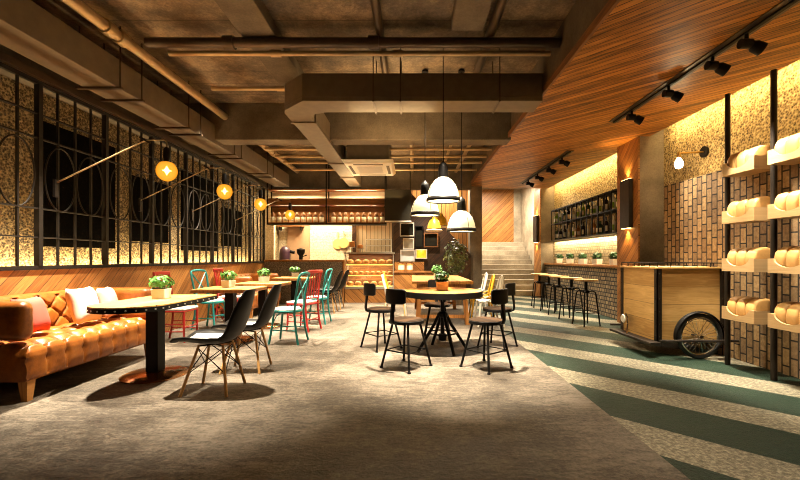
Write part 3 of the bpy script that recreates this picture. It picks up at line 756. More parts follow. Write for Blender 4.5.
# ------------------------------------------------------------------ sofas
def sofa(L):
    t = empty('leather_sofa', '', 'sofa')
    # local: x 0 (back) .. .82 (front), y 0..L
    ny, nx = int(L*34), 22
    def pit(a, b, d=.028, s=.045): return d * math.exp(-((a*a + b*b) / (s*s)))
    def tuft(y, x, py=.2, px=.2):
        yy = (y/py) % 1; xx = (x/px) % 1
        dy = min(yy, 1-yy)*py; dx = min(xx, 1-xx)*px
        return .022*math.exp(-(dy/.018)**2) + .018*math.exp(-(dx/.018)**2) + pit(dy, dx, .03, .05) - .009*(min(1, dy/.1)*min(1, dx/.09))**.6
    sb = MB()
    prof = [(.14, .18), (.8, .18)] + [(.82, .2), (.83, .25), (.83, .32), (.83, .39), (.82, .44), (.79, .475), (.74, .492)] + [(.68 - .04*k, .5) for k in range(14)] + [(.14, .5)]
    def pt(u, v):
        i = min(len(prof) - 2, int(v * (len(prof) - 1))); f = v*(len(prof) - 1) - i
        x = prof[i][0]*(1-f) + prof[i+1][0]*f; z = prof[i][1]*(1-f) + prof[i+1][1]*f
        y = u * L
        if x > .76 and z > .2: x -= .013*math.exp(-((min((y/.2) % 1, 1 - (y/.2) % 1)*.2)/.015)**2) + pit(min((y/.2) % 1, 1 - (y/.2) % 1)*.2, z - .35, .02, .03)
        if z > .46: z -= tuft(y, x - .74)
        e = min(y, L - y); z -= .03*max(0, 1 - e/.05)**2 if z > .4 else 0
        return Vector((x, y, z))
    NV = (len(prof) - 1)*3; sb.grid(pt, int(L*110), NV)
    n1 = NV + 1
    sb.f.append(tuple(range(n1))); sb.f.append(tuple(reversed([int(L*110)*n1 + j for j in range(n1)])))
    sb.build('seat', M['leather'], t, ang=50)
    bk = MB()
    bp = [(.0, .18), (.19, .3)] + [(.21 - .006*k, .38 + .04*k) for k in range(11)] + [(.135, .83), (.11, .86), (.06, .875), (.02, .86), (.0, .83)]
    def pb(u, v):
        i = min(len(bp) - 2, int(v*(len(bp) - 1))); f = v*(len(bp) - 1) - i
        x = bp[i][0]*(1-f) + bp[i+1][0]*f; z = bp[i][1]*(1-f) + bp[i+1][1]*f
        y = u*L
        if x > .12 and z > .34:
            a = (y/.24 + (z - .5)/.22); b = (y/.24 - (z - .5)/.22)
            da = min(a % 1, 1 - a % 1); db = min(b % 1, 1 - b % 1)
            x -= .02*math.exp(-(da/.08)**2) + .02*math.exp(-(db/.08)**2) + .02*math.exp(-((da*da + db*db)/.02))
        return Vector((x, y, z))
    NB_ = (len(bp) - 1)*3; bk.grid(pb, int(L*90), NB_)
    n2 = NB_ + 1
    bk.f.append(tuple(range(n2))); bk.f.append(tuple(reversed([int(L*90)*n2 + j for j in range(n2)])))
    bk.build('backrest', M['leather'], t, ang=50)
    for y0, y1 in ((-.02, .13), (L - .12, L + .04)):
        a = MB().box(.02, .79, y0, y1, .53 if y0 < 0 else .47, .87); a.build('armrest', M['leather'], t, bevel=.07, seg=5)
    for x in (.12, .76):
        for y in (.06, L - .06):
            MB().add([(x-.026, y-.026, 0), (x+.026, y-.026, 0), (x+.026, y+.026, 0), (x-.026, y+.026, 0), (x-.042, y-.042, .19), (x+.042, y-.042, .19), (x+.042, y+.042, .19), (x-.042, y+.042, .19)],
                     [(0, 3, 2, 1), (4, 5, 6, 7), (0, 1, 5, 4), (1, 2, 6, 5), (2, 3, 7, 6), (3, 0, 4, 7)]).build('leg', M['trestle_wood'], t)
    return t
so = sofa(1.74); so.location = (-4.13, 3.44, 0)
tag(so, 'tan tufted leather sofa with three pillows against the panelled wall', 'sofa', 'tan leather sofas')
dup(so, (-4.13, 8.3, 0), 0, 'farther tan leather sofa behind the square tables near the kitchen', 'tan leather sofas')
def pillow(loc, rot, m, l, s=.42):
    mb = MB(); n = 14
    def P(sg):
        def f(u, v):
            a, b = 2*u - 1, 2*v - 1
            th = .085 * ((1 - a**4)*(1 - b**4))**.6
            k = 1 - .07*(1 - abs(a))*0 - .06*(1 - a*a)*0
            x = a*s/2*(1 - .08*(1 - abs(b)**2)*abs(a)**3); z = b*s/2*(1 - .08*(1 - abs(a)**2)*abs(b)**3)
            return Vector((x, sg*th, z))
        return f
    mb.grid(P(1), n, n); mb.grid(P(-1), n, n)
    o = mb.build('throw_pillow', m, ang=80); o.location = loc; o.rotation_euler = rot
    return tag(o, l, 'pillow', 'pillows on the near sofa')
pillow((-3.66, 3.84, .70), (R(16), 0, R(-78)), M['pillow_red'], 'coral red throw pillow beside the rounded arm of the sofa', .36)
pillow((-3.68, 4.49, .725), (R(16), 0, R(-82)), M['pillow_white'], 'white throw pillow in the middle of the sofa', .41)
pillow((-3.69, 4.85, .715), (R(15), 0, R(-68)), M['pillow_pink'], 'pale pink throw pillow at the far end of the sofa', .38)

# ------------------------------------------------------------------ tables on the left
def pedestal(t, x=0, y=0, h=.74):
    MB().lathe([(.32, 0), (.32, .012), (.28, .03), (.06, .045), (.06, .05)], (x, y, 0), 36).build('base', M['copper_disc'], t)
    MB().box(x - .065, x + .065, y - .065, y + .065, .045, h).build('post', M['black'], t, bevel=.006)
t = empty('cafe_table', 'long wooden table with a rounded end and riveted black edge beside the sofa', 'table', (-2.745, 4.28, 0))
def outline(k=0):
    r = .355 - k
    return [(r*math.cos(PI + PI*j/20), -.345 + (r)*math.sin(PI + PI*j/20)) for j in range(21)] + [(r, .63 - k), (-r, .63 - k)]
MB().prism(outline(.004), .79, .802).build('tabletop', M['table_wood'], t)
MB().prism(outline(0), .745, .79).build('edge_band', M['black'], t)
rv = MB()
for j in range(15):
    a = PI + PI*j/14; c, s = math.cos(a), math.sin(a)
    rv.tube([((.355*c), -.345 + .355*s, .768), (.361*c, -.345 + .361*s, .768)], .008, 8)
for j in range(7):
    for s in (-1, 1): rv.tube([(.355*s, -.2 + .125*j, .768), (.361*s, -.2 + .125*j, .768)], .008, 8)
rv.build('rivets', M['steel'], t)
pedestal(t, 0, 0, .745)
def sq_table(x, y, l, hx=.41, hy=.37):
    t = empty('cafe_table', l, 'table', (x, y, 0), 0, 'square tables along the left wall')
    MB().box(-hx + .004, hx - .004, -hy + .004, hy - .004, .785, .802).build('tabletop', M['table_wood'], t)
    MB().box(-hx, hx, -hy, hy, .75, .785).build('edge_band', M['trestle_wood'], t)
    pedestal(t, 0, 0, .75)
sq_table(-2.74, 6.05, 'square wooden table just beyond the round-ended table')
sq_table(-2.72, 7.3, 'middle square wooden table between the teal chairs')
sq_table(-2.72, 9.25, 'farthest square wooden table before the stone counter')
tp = potplant('potted_plant', .15, .11, M['white_pot'], M['leaf'], .12, .085, 5, n=170)
for i, (x, y, l) in enumerate(((-2.77, 4.42, 'leafy plant in a white pot on the round-ended table'), (-2.8, 6.1, 'leafy plant in a white pot on the first square table'),
                               (-2.72, 7.35, 'leafy plant in a white pot on the middle square table'), (-2.7, 9.25, 'leafy plant in a white pot on the farthest square table'))):
    o = tp if i == 0 else dup(tp, (0, 0, 0))
    o.location = (x, y, .803); o.rotation_euler = (0, 0, .2 + i*1.1 if i else 0.1); tag(o, l, 'potted plant', 'plants on the left tables')

# ------------------------------------------------------------------ chairs on the left
def shell_chair():
    t = empty('shell_chair', '', 'chair')
    #  y forward, profile of the shell
    pf = [(.33, .468, .17), (.29, .478, .2), (.2, .47, .215), (.08, .455, .22), (-.04, .452, .22), (-.14, .47, .215), (-.2, .51, .21), (-.25, .58, .205), (-.29, .68, .19), (-.325, .79, .165), (-.35, .88, .135), (-.365, .94, .1), (-.37, .955, .085)]
    def f(u, v):
        i = min(len(pf) - 2, int(u*(len(pf) - 1))); k = u*(len(pf) - 1) - i
        y, z, w = [pf[i][q]*(1-k) + pf[i+1][q]*k for q in range(3)]
        s = 2*v - 1; back = max(0, min(1, (u - .35)/.3))
        c = .075 * abs(s)**2.6 * (1 - .5*max(0, u - .75)/.25) * (1 - .7*max(0, .2 - u)/.2)
        return Vector((s*w, y + c*back, z + c*(1-back) ))
    MB().grid(f, 48, 16).build('shell', M['black_plastic'], t, solid=.012, ang=80)
    cu = MB(); cu.grid(lambda u, v: Vector(((2*v-1)*.155, -.1 + .36*u, .478 + .012*math.sin(PI*u)**.5*math.sin(PI*v)**.5 + .02*(abs(2*v-1))**3)), 10, 8); cu.build('seat_pad', M['cushion'], t, solid=.02)
    tops = [(.1, .1), (-.1, .1), (-.1, -.12), (.1, -.12)]; feet = [(.2, .22), (-.2, .22), (-.2, -.2), (.2, -.2)]
    for a, b in zip(tops, feet):
        MB().tube([(*a, .445), (*b, 0)], [.012, .014], 10).build('leg', M['leg_wood'], t)
    br_ = MB()
    def on(k, z):
        a, b = tops[k], feet[k]; f_ = 1 - z/.445
        return (a[0] + (b[0]-a[0])*f_, a[1] + (b[1]-a[1])*f_, z)
    for k in range(4):
        j = (k+1) % 4
        br_.tube([on(k, .42), on(j, .2)], .0045, 6); br_.tube([on(j, .42), on(k, .2)], .0045, 6)
    for k in range(4): br_.tube([(tops[k][0], tops[k][1], .44), (0, 0, .435)], .008, 6)
    br_.build('wire_brace', M['black'], t)
    return t
sc_ = shell_chair()
for i, (x, y, rz, l) in enumerate(((-1.865, 3.79, 90, 'nearest black shell chair with wooden legs at the round-ended table'), (-1.85, 4.5, 92, 'second black shell chair at the round-ended table, behind the nearest'),
                                   (-1.95, 9.2, 90, 'nearer of two black shell chairs by the stone counter'), (-1.92, 9.9, 88, 'farther of two black shell chairs by the stone counter'))):
    o = sc_ if i == 0 else dup(sc_, (0, 0, 0))
    o.location = (x, y, 0); o.rotation_euler = (0, 0, R(rz)); tag(o, l, 'chair', 'black shell chairs')

def red_chair():
    t = empty('spindle_chair', '', 'chair')
    MB().box(-.2, .2, -.19, .2, .445, .47).build('seat_frame', M['red'], t, bevel=.008)
    MB().box(-.195, .195, -.175, .205, .47, .505).build('cushion', M['cushion'], t, bevel=.015, seg=3)
    for s in (-1, 1):
        MB().tube([(s*.18, .185, .45), (s*.18, .185, .4), (s*.18, .186, .12), (s*.19, .2, 0)], [.016, .02, .015, .013], 10).build('leg', M['red'], t)
        MB().tube([(s*.185, -.25, 0), (s*.178, -.21, .15), (s*.175, -.185, .35), (s*.175, -.18, .5), (s*.175, -.215, .8), (s*.175, -.255, 1.03)], .016, 10).build('back_post', M['red'], t)
        MB().tube([(s*.18, .186, .16), (s*.178, -.205, .16)], .009, 8).build('stretcher', M['red'], t)
        MB().tube([(s*.18, .186, .27), (s*.176, -.19, .27)], .009, 8).build('stretcher', M['red'], t)
    MB().tube([(-.18, .186, .22), (.18, .186, .22)], .009, 8).build('stretcher', M['red'], t)
    MB().tube([(-.177, -.2, .2), (.177, -.2, .2)], .009, 8).build('stretcher', M['red'], t)
    MB().box(-.2, .2, -.272, -.24, .985, 1.045).build('top_rail', M['red'], t, bevel=.012)
    MB().tube([(-.175, -.186, .56), (.175, -.186, .56)], .011, 8).build('lower_rail', M['red'], t)
    for k in range(4):
        x = -.105 + .07*k
        MB().tube([(x, -.187, .56), (x, -.222, .82), (x, -.252, .99)], .009, 8).build('spindle', M['red'], t)
    return t
def teal_chair():
    t = empty('cross_back_chair', '', 'chair')
    MB().lathe([(.2, .455), (.21, .46), (.21, .48), (.2, .485)], n=28).build('seat_frame', M['teal'], t)
    MB().lathe([(.185, .487), (.195, .497), (.18, .512), (.1, .517)], n=28).build('cushion', M['cushion'], t)
    for s in (-1, 1):
        MB().tube([(s*.15, .14, .46), (s*.165, .165, .25), (s*.19, .2, 0)], .016, 10).build('leg', M['teal'], t)
        MB().tube([(s*.2, -.24, 0), (s*.18, -.2, .2), (s*.175, -.175, .45), (s*.185, -.2, .7), (s*.195, -.245, .94), (s*.185, -.262, 1.0), (s*.15, -.268, 1.02)], .016, 10).build('back_post', M['teal'], t)
        MB().tube([(s*.175, -.185, .55), (s*.09, -.2, .68), (0, -.22, .78), (-s*.09, -.24, .88), (-s*.185, -.258, .99)], .012, 8).build('cross_brace', M['teal'], t)
        MB().tube([(s*.16, .16, .3), (s*.11, .12, .4), (0, .1, .445)], .008, 6).build('bentwood_brace', M['teal'], t)
        MB().tube([(s*.168, .17, .2), (s*.182, -.205, .2)], .009, 8).build('stretcher', M['teal'], t)
    MB().tube([(-.17, -.265, 1.015), (-.08, -.278, 1.028), (0, -.282, 1.03), (.08, -.278, 1.028), (.17, -.265, 1.015)], .02, 10).build('top_rail', M['teal'], t)
    MB().tube([(-.17, .17, .24), (.17, .17, .24)], .008, 8).build('stretcher', M['teal'], t)
    return t
rc = red_chair()
for i, (x, y, rz, l) in enumerate(((-3.55, 6.08, -90, 'red spindle-back chair on the wall side next to the sofa'), (-3.58, 7.92, -88, 'red spindle-back chair by the wall beyond the teal one'), (-1.9, 6.98, 68, 'red spindle-back chair on the aisle between two teal chairs'))):
    o = rc if i == 0 else dup(rc, (0, 0, 0))
    o.location = (x, y, 0); o.rotation_euler = (0, 0, R(rz)); tag(o, l, 'chair', 'red spindle chairs')
tc = teal_chair()
for i, (x, y, rz, l) in enumerate(((-3.57, 7.12, -100, 'teal cross-back chair against the panelled wall between red chairs'), (-1.85, 5.95, 84, 'nearest teal cross-back chair on the aisle'), (-1.85, 7.72, 86, 'teal cross-back chair on the aisle beyond the red one'))):
    o = tc if i == 0 else dup(tc, (0, 0, 0))
    o.location = (x, y, 0); o.rotation_euler = (0, 0, R(rz)); tag(o, l, 'chair', 'teal cross-back chairs')

# ------------------------------------------------------------------ round table and stools
rt = empty('pub_table', 'round wood-topped industrial table on a black crank base under the pendants', 'table', (.414, 5.43, 0))
MB().lathe([(.5, .8), (.532, .8), (.532, .815), (.5, .815)], n=48).build('tabletop', M['gold_wood'], rt)
MB().lathe([(.52, .735), (.54, .737), (.54, .808), (.533, .812)], n=48).build('rim', M['black'], rt)
MB().tube([(0, 0, .14), (0, 0, .735)], .028, 14).build('screw_post', M['black'], rt)
MB().lathe([(.03, .45), (.07, .46), (.07, .5), (.04, .53)], n=18).build('collar', M['black'], rt)
MB().lathe([(.03, .13), (.05, .14), (.06, .2), (.04, .23)], n=18).build('crank_gear', M['black'], rt)
for k in range(4):
    a = R(20) + k*PI/2; c, s = math.cos(a), math.sin(a)
    MB().tube([(c*.05, s*.05, .5), (c*.12, s*.12, .36), (c*.36, s*.36, .0)], .021, 10).build('leg', M['black'], rt)
MB().tube([(.19*math.cos(2*PI*j/24), .19*math.sin(2*PI*j/24), .24) for j in range(24)], .011, 6, True).build('ring', M['black'], rt)
MB().tube([(-.3, 0, .7), (.3, 0, .7)], .018, 8).tube([(0, -.3, .7), (0, .3, .7)], .018, 8).build('top_support', M['black'], rt)
def stool():
    t = empty('pub_stool', '', 'stool')
    MB().lathe([(.19, .53), (.195, .548), (.17, .556), (.08, .553)], n=30).build('seat', M['seat_wood'], t)
    MB().lathe([(.18, .505), (.202, .508), (.202, .54), (.196, .543)], n=30).build('seat_rim', M['black'], t)
    for k in range(4):
        a = PI/4 + k*PI/2; c, s = math.cos(a), math.sin(a)
        MB().tube([(c*.155, s*.155, .51), (c*.285, s*.285, .012)], .0135, 10).build('leg', M['black'], t)
        MB().lathe([(.02, 0), (.02, .012), (.014, .02)], (c*.287, s*.287, 0), 10).build('foot', M['black'], t)
    rr = .155 + .13*(1 - .2/.51)
    MB().tube([(rr*math.cos(PI/4 + k*PI/2), rr*math.sin(PI/4 + k*PI/2), .2) for k in range(4)], .008, 6, True).build('foot_rail', M['black'], t)
    bp = [(-.12, .517), (-.2, .515), (-.235, .53), (-.25, .57), (-.247, .64), (-.235, .7), (-.23, .76), (-.235, .8)]
    mb = MB()
    mb.grid(lambda u, v: (lambda i, k: Vector(((v - .5)*(.07 - .02*math.sin(PI*u)), bp[i][0]*(1-k) + bp[i+1][0]*k, bp[i][1]*(1-k) + bp[i+1][1]*k)))(min(6, int(u*7)), u*7 - min(6, int(u*7))), 21, 2)
    mb.build('back_support', M['black'], t, solid=.012)
    pd_ = MB()
    def pp(u, v):
        a, b = 2*u - 1, 2*v - 1
        k = (1 - max(0, abs(a) - .75)**2 * 3.0)
        return Vector((a*.142, -.235 + .05*a*a, .825 + b*.083*k))
    pd_.grid(pp, 16, 8); o = pd_.build('back_pad', M['black_plastic'], t, solid=.024, bevel=.006)
    return t
sl_ = stool()
for i, (x, y, a, l) in enumerate(((-.065, 4.6, -38, 'round-seated metal stool with backrest at the front left of the round table'), (.85, 4.58, 40, 'round-seated metal stool with backrest at the front right of the round table'),
                                  (-.43, 5.58, -52, 'round-seated metal stool with backrest behind the front left one'), (1.2, 5.62, 52, 'round-seated metal stool with backrest behind the front right one'),
                                  (.39, 6.18, 178, 'metal stool facing the camera behind the round table'))):
    o = sl_ if i == 0 else dup(sl_, (0, 0, 0))
    o.location = (x, y, 0); o.rotation_euler = (0, 0, R(a)); tag(o, l, 'stool', 'metal stools around the round table')
rp = potplant('potted_plant', .16, .12, M['clay'], M['leaf_dark'], .1, .085, 77, n=200)
rp.location = (.405, 5.38, .816); tag(rp, 'dark green bushy plant in a square terracotta pot on the round table', 'potted plant')

# ------------------------------------------------------------------ trestle table with metal chairs
tt = empty('trestle_table', 'long plank dining table on slanted wooden legs behind the round table', 'table', (.57, 8.65, 0))
MB().box(-.57, .57, -1.25, 1.25, .765, .82).build('tabletop', M['gold_wood'], tt, bevel=.006)
for y in (-1.12, 1.12):
    for s in (-1, 1):
        MB().add([(s*.47 - .04, y - .04, 0), (s*.47 + .04, y - .04, 0), (s*.47 + .04, y + .04, 0), (s*.47 - .04, y + .04, 0), (s*.4 - .04, y - .04, .765), (s*.4 + .04, y - .04, .765), (s*.4 + .04, y + .04, .765), (s*.4 - .04, y + .04, .765)],
                 [(0, 3, 2, 1), (4, 5, 6, 7), (0, 1, 5, 4), (1, 2, 6, 5), (2, 3, 7, 6), (3, 0, 4, 7)]).build('leg', M['trestle_wood'], tt)
    MB().box(-.43, .43, y - .025, y + .025, .12, .18).build('stretcher', M['trestle_wood'], tt)
    MB().box(-.4, .4, y - .03, y + .03, .68, .765).build('apron', M['trestle_wood'], tt)
p2 = potplant('potted_plant', .13, .13, M['white_pot'], M['leaf'], .11, .1, 11, n=190)
p2.location = (.5, 7.9, .821); tag(p2, 'bright green plant in a white pot on the plank dining table', 'potted plant')
def hoop_chair(mat_):
    t = empty('metal_chair', '', 'chair')
    MB().box(-.2, .2, -.18, .2, .45, .465).build('seat', mat_, t, bevel=.006)
    for s in (-1, 1):
        MB().tube([(s*.17, .17, .45), (s*.215, .23, 0)], [.024, .014], 8).build('leg', mat_, t)
        MB().tube([(s*.17, -.15, .45), (s*.205, -.25, 0)], [.024, .014], 8).build('leg', mat_, t)
    MB().tube([(-.18, -.16, .45), (-.175, -.2, .65), (-.155, -.235, .8), (-.1, -.25, .88), (0, -.256, .91), (.1, -.25, .88), (.155, -.235, .8), (.175, -.2, .65), (.18, -.16, .45)], .019, 10).build('back_hoop', mat_, t)
    MB().grid(lambda u, v: Vector(((v - .5)*(.09 + .05*u), -.165 - .088*u, .46 + .44*u)), 6, 2).build('back_splat', mat_, t, solid=.008)
    for s in (-1, 1):
        MB().tube([(s*.185, -.17, .56), (s*.2, -.02, .5), (s*.195, .1, .455)], .01, 8).build('arm_brace', mat_, t)
    return t
hw = hoop_chair(M['white_metal']); hy = hoop_chair(M['yellow_metal'])
for proto, x, y, a, l, first in ((hw, 1.42, 7.45, 92, 'white metal hoop-back chair nearest the round table, on the stairs side', 1), (hy, 1.42, 8.2, 88, 'yellow metal hoop-back chair between white ones on the stairs side', 1),
                                 (hw, 1.42, 9.0, 90, 'white metal hoop-back chair farthest along the stairs side', 0), (hw, -.33, 7.95, -88, 'white metal hoop-back chair on the display case side', 0), (hy, -.36, 8.75, -92, 'yellow metal hoop-back chair on the display case side', 0)):
    o = proto if first else dup(proto, (0, 0, 0))
    o.location = (x, y, 0); o.rotation_euler = (0, 0, R(a)); tag(o, l, 'chair', 'metal chairs around the plank table')

tr = empty('potted_tree', 'tall leafy potted tree in front of the dark stair wall', 'potted tree', (1.18, 10.75, 0))
MB().lathe([(.15, 0), (.2, .38), (.17, .38)], n=22).build('pot', M['concrete'], tr)
MB().lathe([(.165, .35), (.1, .37)], n=16).build('soil', M['soil'], tr)
MB().tube([(0, 0, .34), (.02, 0, .8), (-.02, .02, 1.3), (0, 0, 1.6)], [.022, .018, .012, .006], 8).build('trunk', M['bark'], tr)
leaves(420, .34, .34, .5, (0, 0, 1.28), .06, 3, .25).build('foliage', M['leaf_tree'], tr)

# ------------------------------------------------------------------ kitchen end
cn = empty('service_counter', 'speckled stone service counter with a wood top at the kitchen', 'counter', (-3.04, 11.45, 0))
MB().box(-1.1, 1.08, -.25, .25, 0, 1.15).build('front', M['stone'], cn)
MB().box(-1.1, 1.14, -.28, .3, 1.15, 1.2).build('countertop', M['ledge_wood'], cn, bevel=.005)
MB().box(1.08, 1.14, -.27, .26, 0, 1.15).build('end_panel', M['trestle_wood'], cn)
bc = empty('back_counter', 'low steel work counter behind the stone service counter', 'counter', (-3.15, 12.6, 0))
MB().box(-1.2, 1.2, -.3, .3, 0, .86).build('cabinet', M['steel'], bc); MB().box(-1.22, 1.22, -.32, .32, .86, .9).build('worktop', M['steel'], bc)
mx = empty('mixer', 'rounded purple kitchen mixer behind the stone counter', 'mixer', (-4.0, 12.6, .901))
MB().lathe([(.16, 0), (.17, .05), (.17, .5), (.15, .62), (.09, .7), (.02, .72)], n=22).build('body', M['purple'], mx)
MB().tube([(.16, 0, .55), (.3, 0, .52)], .05, 12).build('head', M['black'], mx)
gr = empty('coffee_grinder', 'black coffee grinder beside the purple mixer', 'grinder', (-3.5, 12.6, .901))
MB().lathe([(.1, 0), (.1, .06), (.06, .1), (.06, .42), (.12, .5), (.13, .62), (.03, .66)], n=18).build('body', M['black'], gr)
MB().tube([(.06, 0, .4), (.2, -.05, .44)], .018, 8).build('handle', M['black'], gr)
ks = empty('kitchen_shelf', 'short brown wall shelf above the purple mixer', 'shelf', (-4.0, 13.18, 2.28))
MB().box(-.42, .42, -.12, .13, 0, .05).build('board', M['shelf_wood'], ks)
MB().box(-.36, -.33, -.1, .13, -.12, 0).box(.33, .36, -.1, .13, -.12, 0).build('bracket', M['iron'], ks)
for x, z, r, l in ((-2.48, 1.72, .17, 'round wooden board hanging on the tiled kitchen wall, nearer the counter end'), (-2.28, 1.75, .17, 'round wooden board hanging on the tiled kitchen wall, nearer the display case')):
    b = empty('hanging_board', l, 'serving board', (x, 13.37 if x < -2.4 else 13.34, z), 0, 'round boards on the kitchen wall')
    MB().lathe([(r, -.01), (r, .01)], n=30, M=Matrix.Rotation(PI/2, 4, 'X')).build('disc', M['crust'], b)
    MB().box(-.022, .022, -.01, .01, r - .01, r + .24).build('handle', M['tray_wood'], b)
hr = empty('hanging_rail', 'thin metal rail holding the round boards on the kitchen wall', 'rail', (-2.38, 13.36, 2.16))
MB().tube([(-.4, -.06, 0), (.4, -.06, 0)], .008, 6).tube([(-.38, -.06, 0), (-.38, .039, 0)], .006, 6).tube([(.38, -.06, 0), (.38, .039, 0)], .006, 6).build('rod', M['steel'], hr)

hs = empty('hanging_shelf', 'two-bay hanging iron and wood shelf above the service counter', 'shelf', (-2.4, 11.38, 2.22))
for x in (-1.65, 0, 1.65):
    for y in (-.17, .17):
        MB().box(x - .018, x + .018, y - .018, y + .018, 0, 1.77).build('post', M['iron'], hs)
MB().box(-1.67, 1.67, -.19, .19, -.03, .0).build('shelf_board', M['iron'], hs)
for x0, x1 in ((-1.63, -.02), (.02, 1.63)):
    MB().box(x0, x1, -.18, .18, 0, .03).build('shelf_board', M['shelf_wood'], hs)
    MB().box(x0, x1, -.18, -.15, .5, .7).build('fascia', M['shelf_wood'], hs)
    MB().box(x0, x1, -.14, .18, .5, .53).build('shelf_board', M['shelf_wood'], hs)
    MB().box(x0, x1, .15, .17, .03, .5).build('back_panel', M['shelf_wood'], hs)
    MB().box(x0, x1, .15, .17, .53, .96).build('back_panel', M['jar_white'], hs)  # pale panel colour puts in the lit look of the top row
    MB().box(x0, x1, -.18, .18, .93, .96).build('top_board', M['shelf_wood'], hs)
    xm = -2.4 + (x0 + x1)/2
    strip((xm, 11.32, 3.13), 1.2, .04, 34, (R(-20), 0, 0), (1, .72, .36)); strip((xm, 11.3, 2.70), 1.2, .04, 22, (R(-25), 0, 0), (1, .72, .36))
for x in (-1.65, 0, 1.65): MB().box(x - .03, x + .03, -.185, -.16, .44, .48).build('clip', M['iron'], hs)
jr = None
for bay, x0 in (('left', -4.03), ('right', -2.31)):
    for k in range(9):
        if jr is None:
            jr = empty('storage_jar', '', 'jar')
            MB().lathe([(.06, 0), (.065, .01), (.065, .15), (.05, .17)], n=14).build('jar', M['jar_white'], jr)
            MB().lathe([(.05, .17), (.062, .18), (.062, .24), (.03, .28), (.02, .3)], n=14).build('lid', M['jar_lid'], jr)
            o = jr
        else: o = dup(jr, (0, 0, 0))
        o.location = (x0 + .085 + .172*k, 11.36, 2.251)
        tag(o, 'white brown-lidded jar in the %s bay of hanging shelf, %s from left' % (bay, ordn[k]), 'jar', 'jars on the hanging shelf')

dc = empty('display_case', 'lit glass pastry case with golden shelves on a wooden base', 'display case', (-1.2, 11.45, 0))
MB().box(-.68, .68, -.25, .28, 0, .38).build('base', M['front_wood'], dc)
MB().box(-.69, .69, -.26, .28, .38, .45).build('plinth', M['steel'], dc)
for z in (.76, 1.06):
    MB().box(-.65, .65, -.2, .25, z, z + .012).build('shelf', M['glass'], dc)
for z in (.45, .75, 1.05):
    MB().box(-.65, .65, -.225, -.205, z - .005, z + .022).build('light_strip', M['led_shelf'], dc)
    strip((-1.2, 11.4, z + .29), 1.25, .2, 16, (0, 0, 0), (1, .78, .42))
MB().box(-.7, .7, -.27, .29, 1.37, 1.41).build('top', M['steel'], dc)
MB().box(-.66, .66, -.25, -.245, .45, 1.37).build('front_glass', M['glass'], dc)
MB().box(-.66, .66, .27, .275, .45, 1.37).build('back_panel', M['shelf_wood'], dc)
for x in (-.675, .675): MB().box(x - .012, x + .012, -.25, -.22, .45, 1.37).build('upright', M['steel'], dc)
for x in (-.672, .672): MB().box(x - .003, x + .003, -.21, .26, .45, 1.37).build('side_glass', M['glass'], dc)
bn = None
for z, nme, cnt in ((.451, 'bottom', 6), (.773, 'middle', 8), (1.073, 'top', 6)):
    for k in range(cnt):
        r_ = .1 if cnt == 6 else .075
        if bn is None: bn = MB().lathe([(.05, 0), (.08, .02), (.085, .05), (.07, .085), (.04, .1), (.01, .105)], n=16).build('bun', M['bun']); o = bn
        else: o = bn.copy(); COL.objects.link(o)
        s = r_/.085; o.scale = (s, s, s*1.1)
        o.location = (-1.2 - .56 + 1.12*k/(cnt - 1), 11.42, z)
        tag(o, 'golden bun on the %s shelf of the pastry case, %s from its left end' % (nme, ordn[k]), 'bun', 'buns in the pastry case')
for x, h, l in ((-1.72, .32, 'tall brown cake stand on the pastry case by the tiled wall'), (-1.48, .22, 'shorter brown cake stand on the pastry case')):
    c = empty('cake_stand', l, 'cake stand', (x, 11.45, 1.411), 0, 'cake stands on the pastry case')
    MB().lathe([(.07, 0), (.02, .02), (.02, h*.4), (.1, h*.45), (.1, h*.5)], n=16).build('stand', M['steel'], c)
    MB().lathe([(.085, h*.5), (.09, h*.6), (.08, h*.95), (.03, h)], n=16).build('cake', M['jar_orange'], c)
gb = empty('glass_box', 'clear glass countertop box on top of the pastry case', 'glass box', (-.95, 11.45, 1.411))
MB().box(-.36, .36, -.15, .15, 0, .38).build('panes', M['glass'], gb)
e = MB()
for z in (.01, .19, .37):
    e.tube([(-.36, -.15, z), (.36, -.15, z), (.36, .15, z), (-.36, .15, z)], .008, 4, True)
for x in (-.36, .36):
    for y in (-.15, .15): e.tube([(x, y, 0), (x, y, .38)], .008, 4)
e.build('edges', M['white_metal'], gb)
mb_ = empty('menu_board', 'blank dark hanging board above the wooden counter by the pastry case', 'board', (-.38, 11.0, 2.24))
MB().box(-.36, .36, -.08, .08, .03, .88).build('panel', M['board_dark'], mb_, bevel=.004)
MB().box(-.36, .36, -.085, .085, 0, .03).build('bottom_edge', M['white_metal'], mb_)
for x in (-.33, .33): MB().tube([(x, 0, .88), (x, 0, 1.755)], .012, 8).build('hanger_rod', M['black'], mb_)

wc = empty('wooden_counter', 'low diagonal-boarded wooden counter before the dark stair wall', 'counter', (.0, 11.4, 0))
MB().box(-.5, .75, -.25, .2, 0, .84).build('cabinet', M['front_wood'], wc); MB().box(-.5, .78, -.28, .22, .84, .88).build('countertop', M['shelf_wood'], wc)
MB().box(-.5, .35, .15, .2, .88, 1.14).build('back_rail', M['front_wood'], wc)
for k in range(2):
    j = empty('candy_jar', '%s white-labelled orange jar on the low wooden counter' % ['first', 'second'][k], 'jar', (-.3 + .24*k, 11.33, .881), 0, 'orange jars on the wooden counter')
    MB().lathe([(.085, 0), (.09, .02), (.09, .19), (.07, .21)], n=16).build('jar', M['jar_orange'], j)
    MB().lathe([(.092, .04), (.092, .16)], n=16).build('paper_label', M['jar_white'], j)
    MB().lathe([(.07, .21), (.075, .22), (.075, .25), (.02, .27)], n=16).build('lid', M['jar_lid'], j)

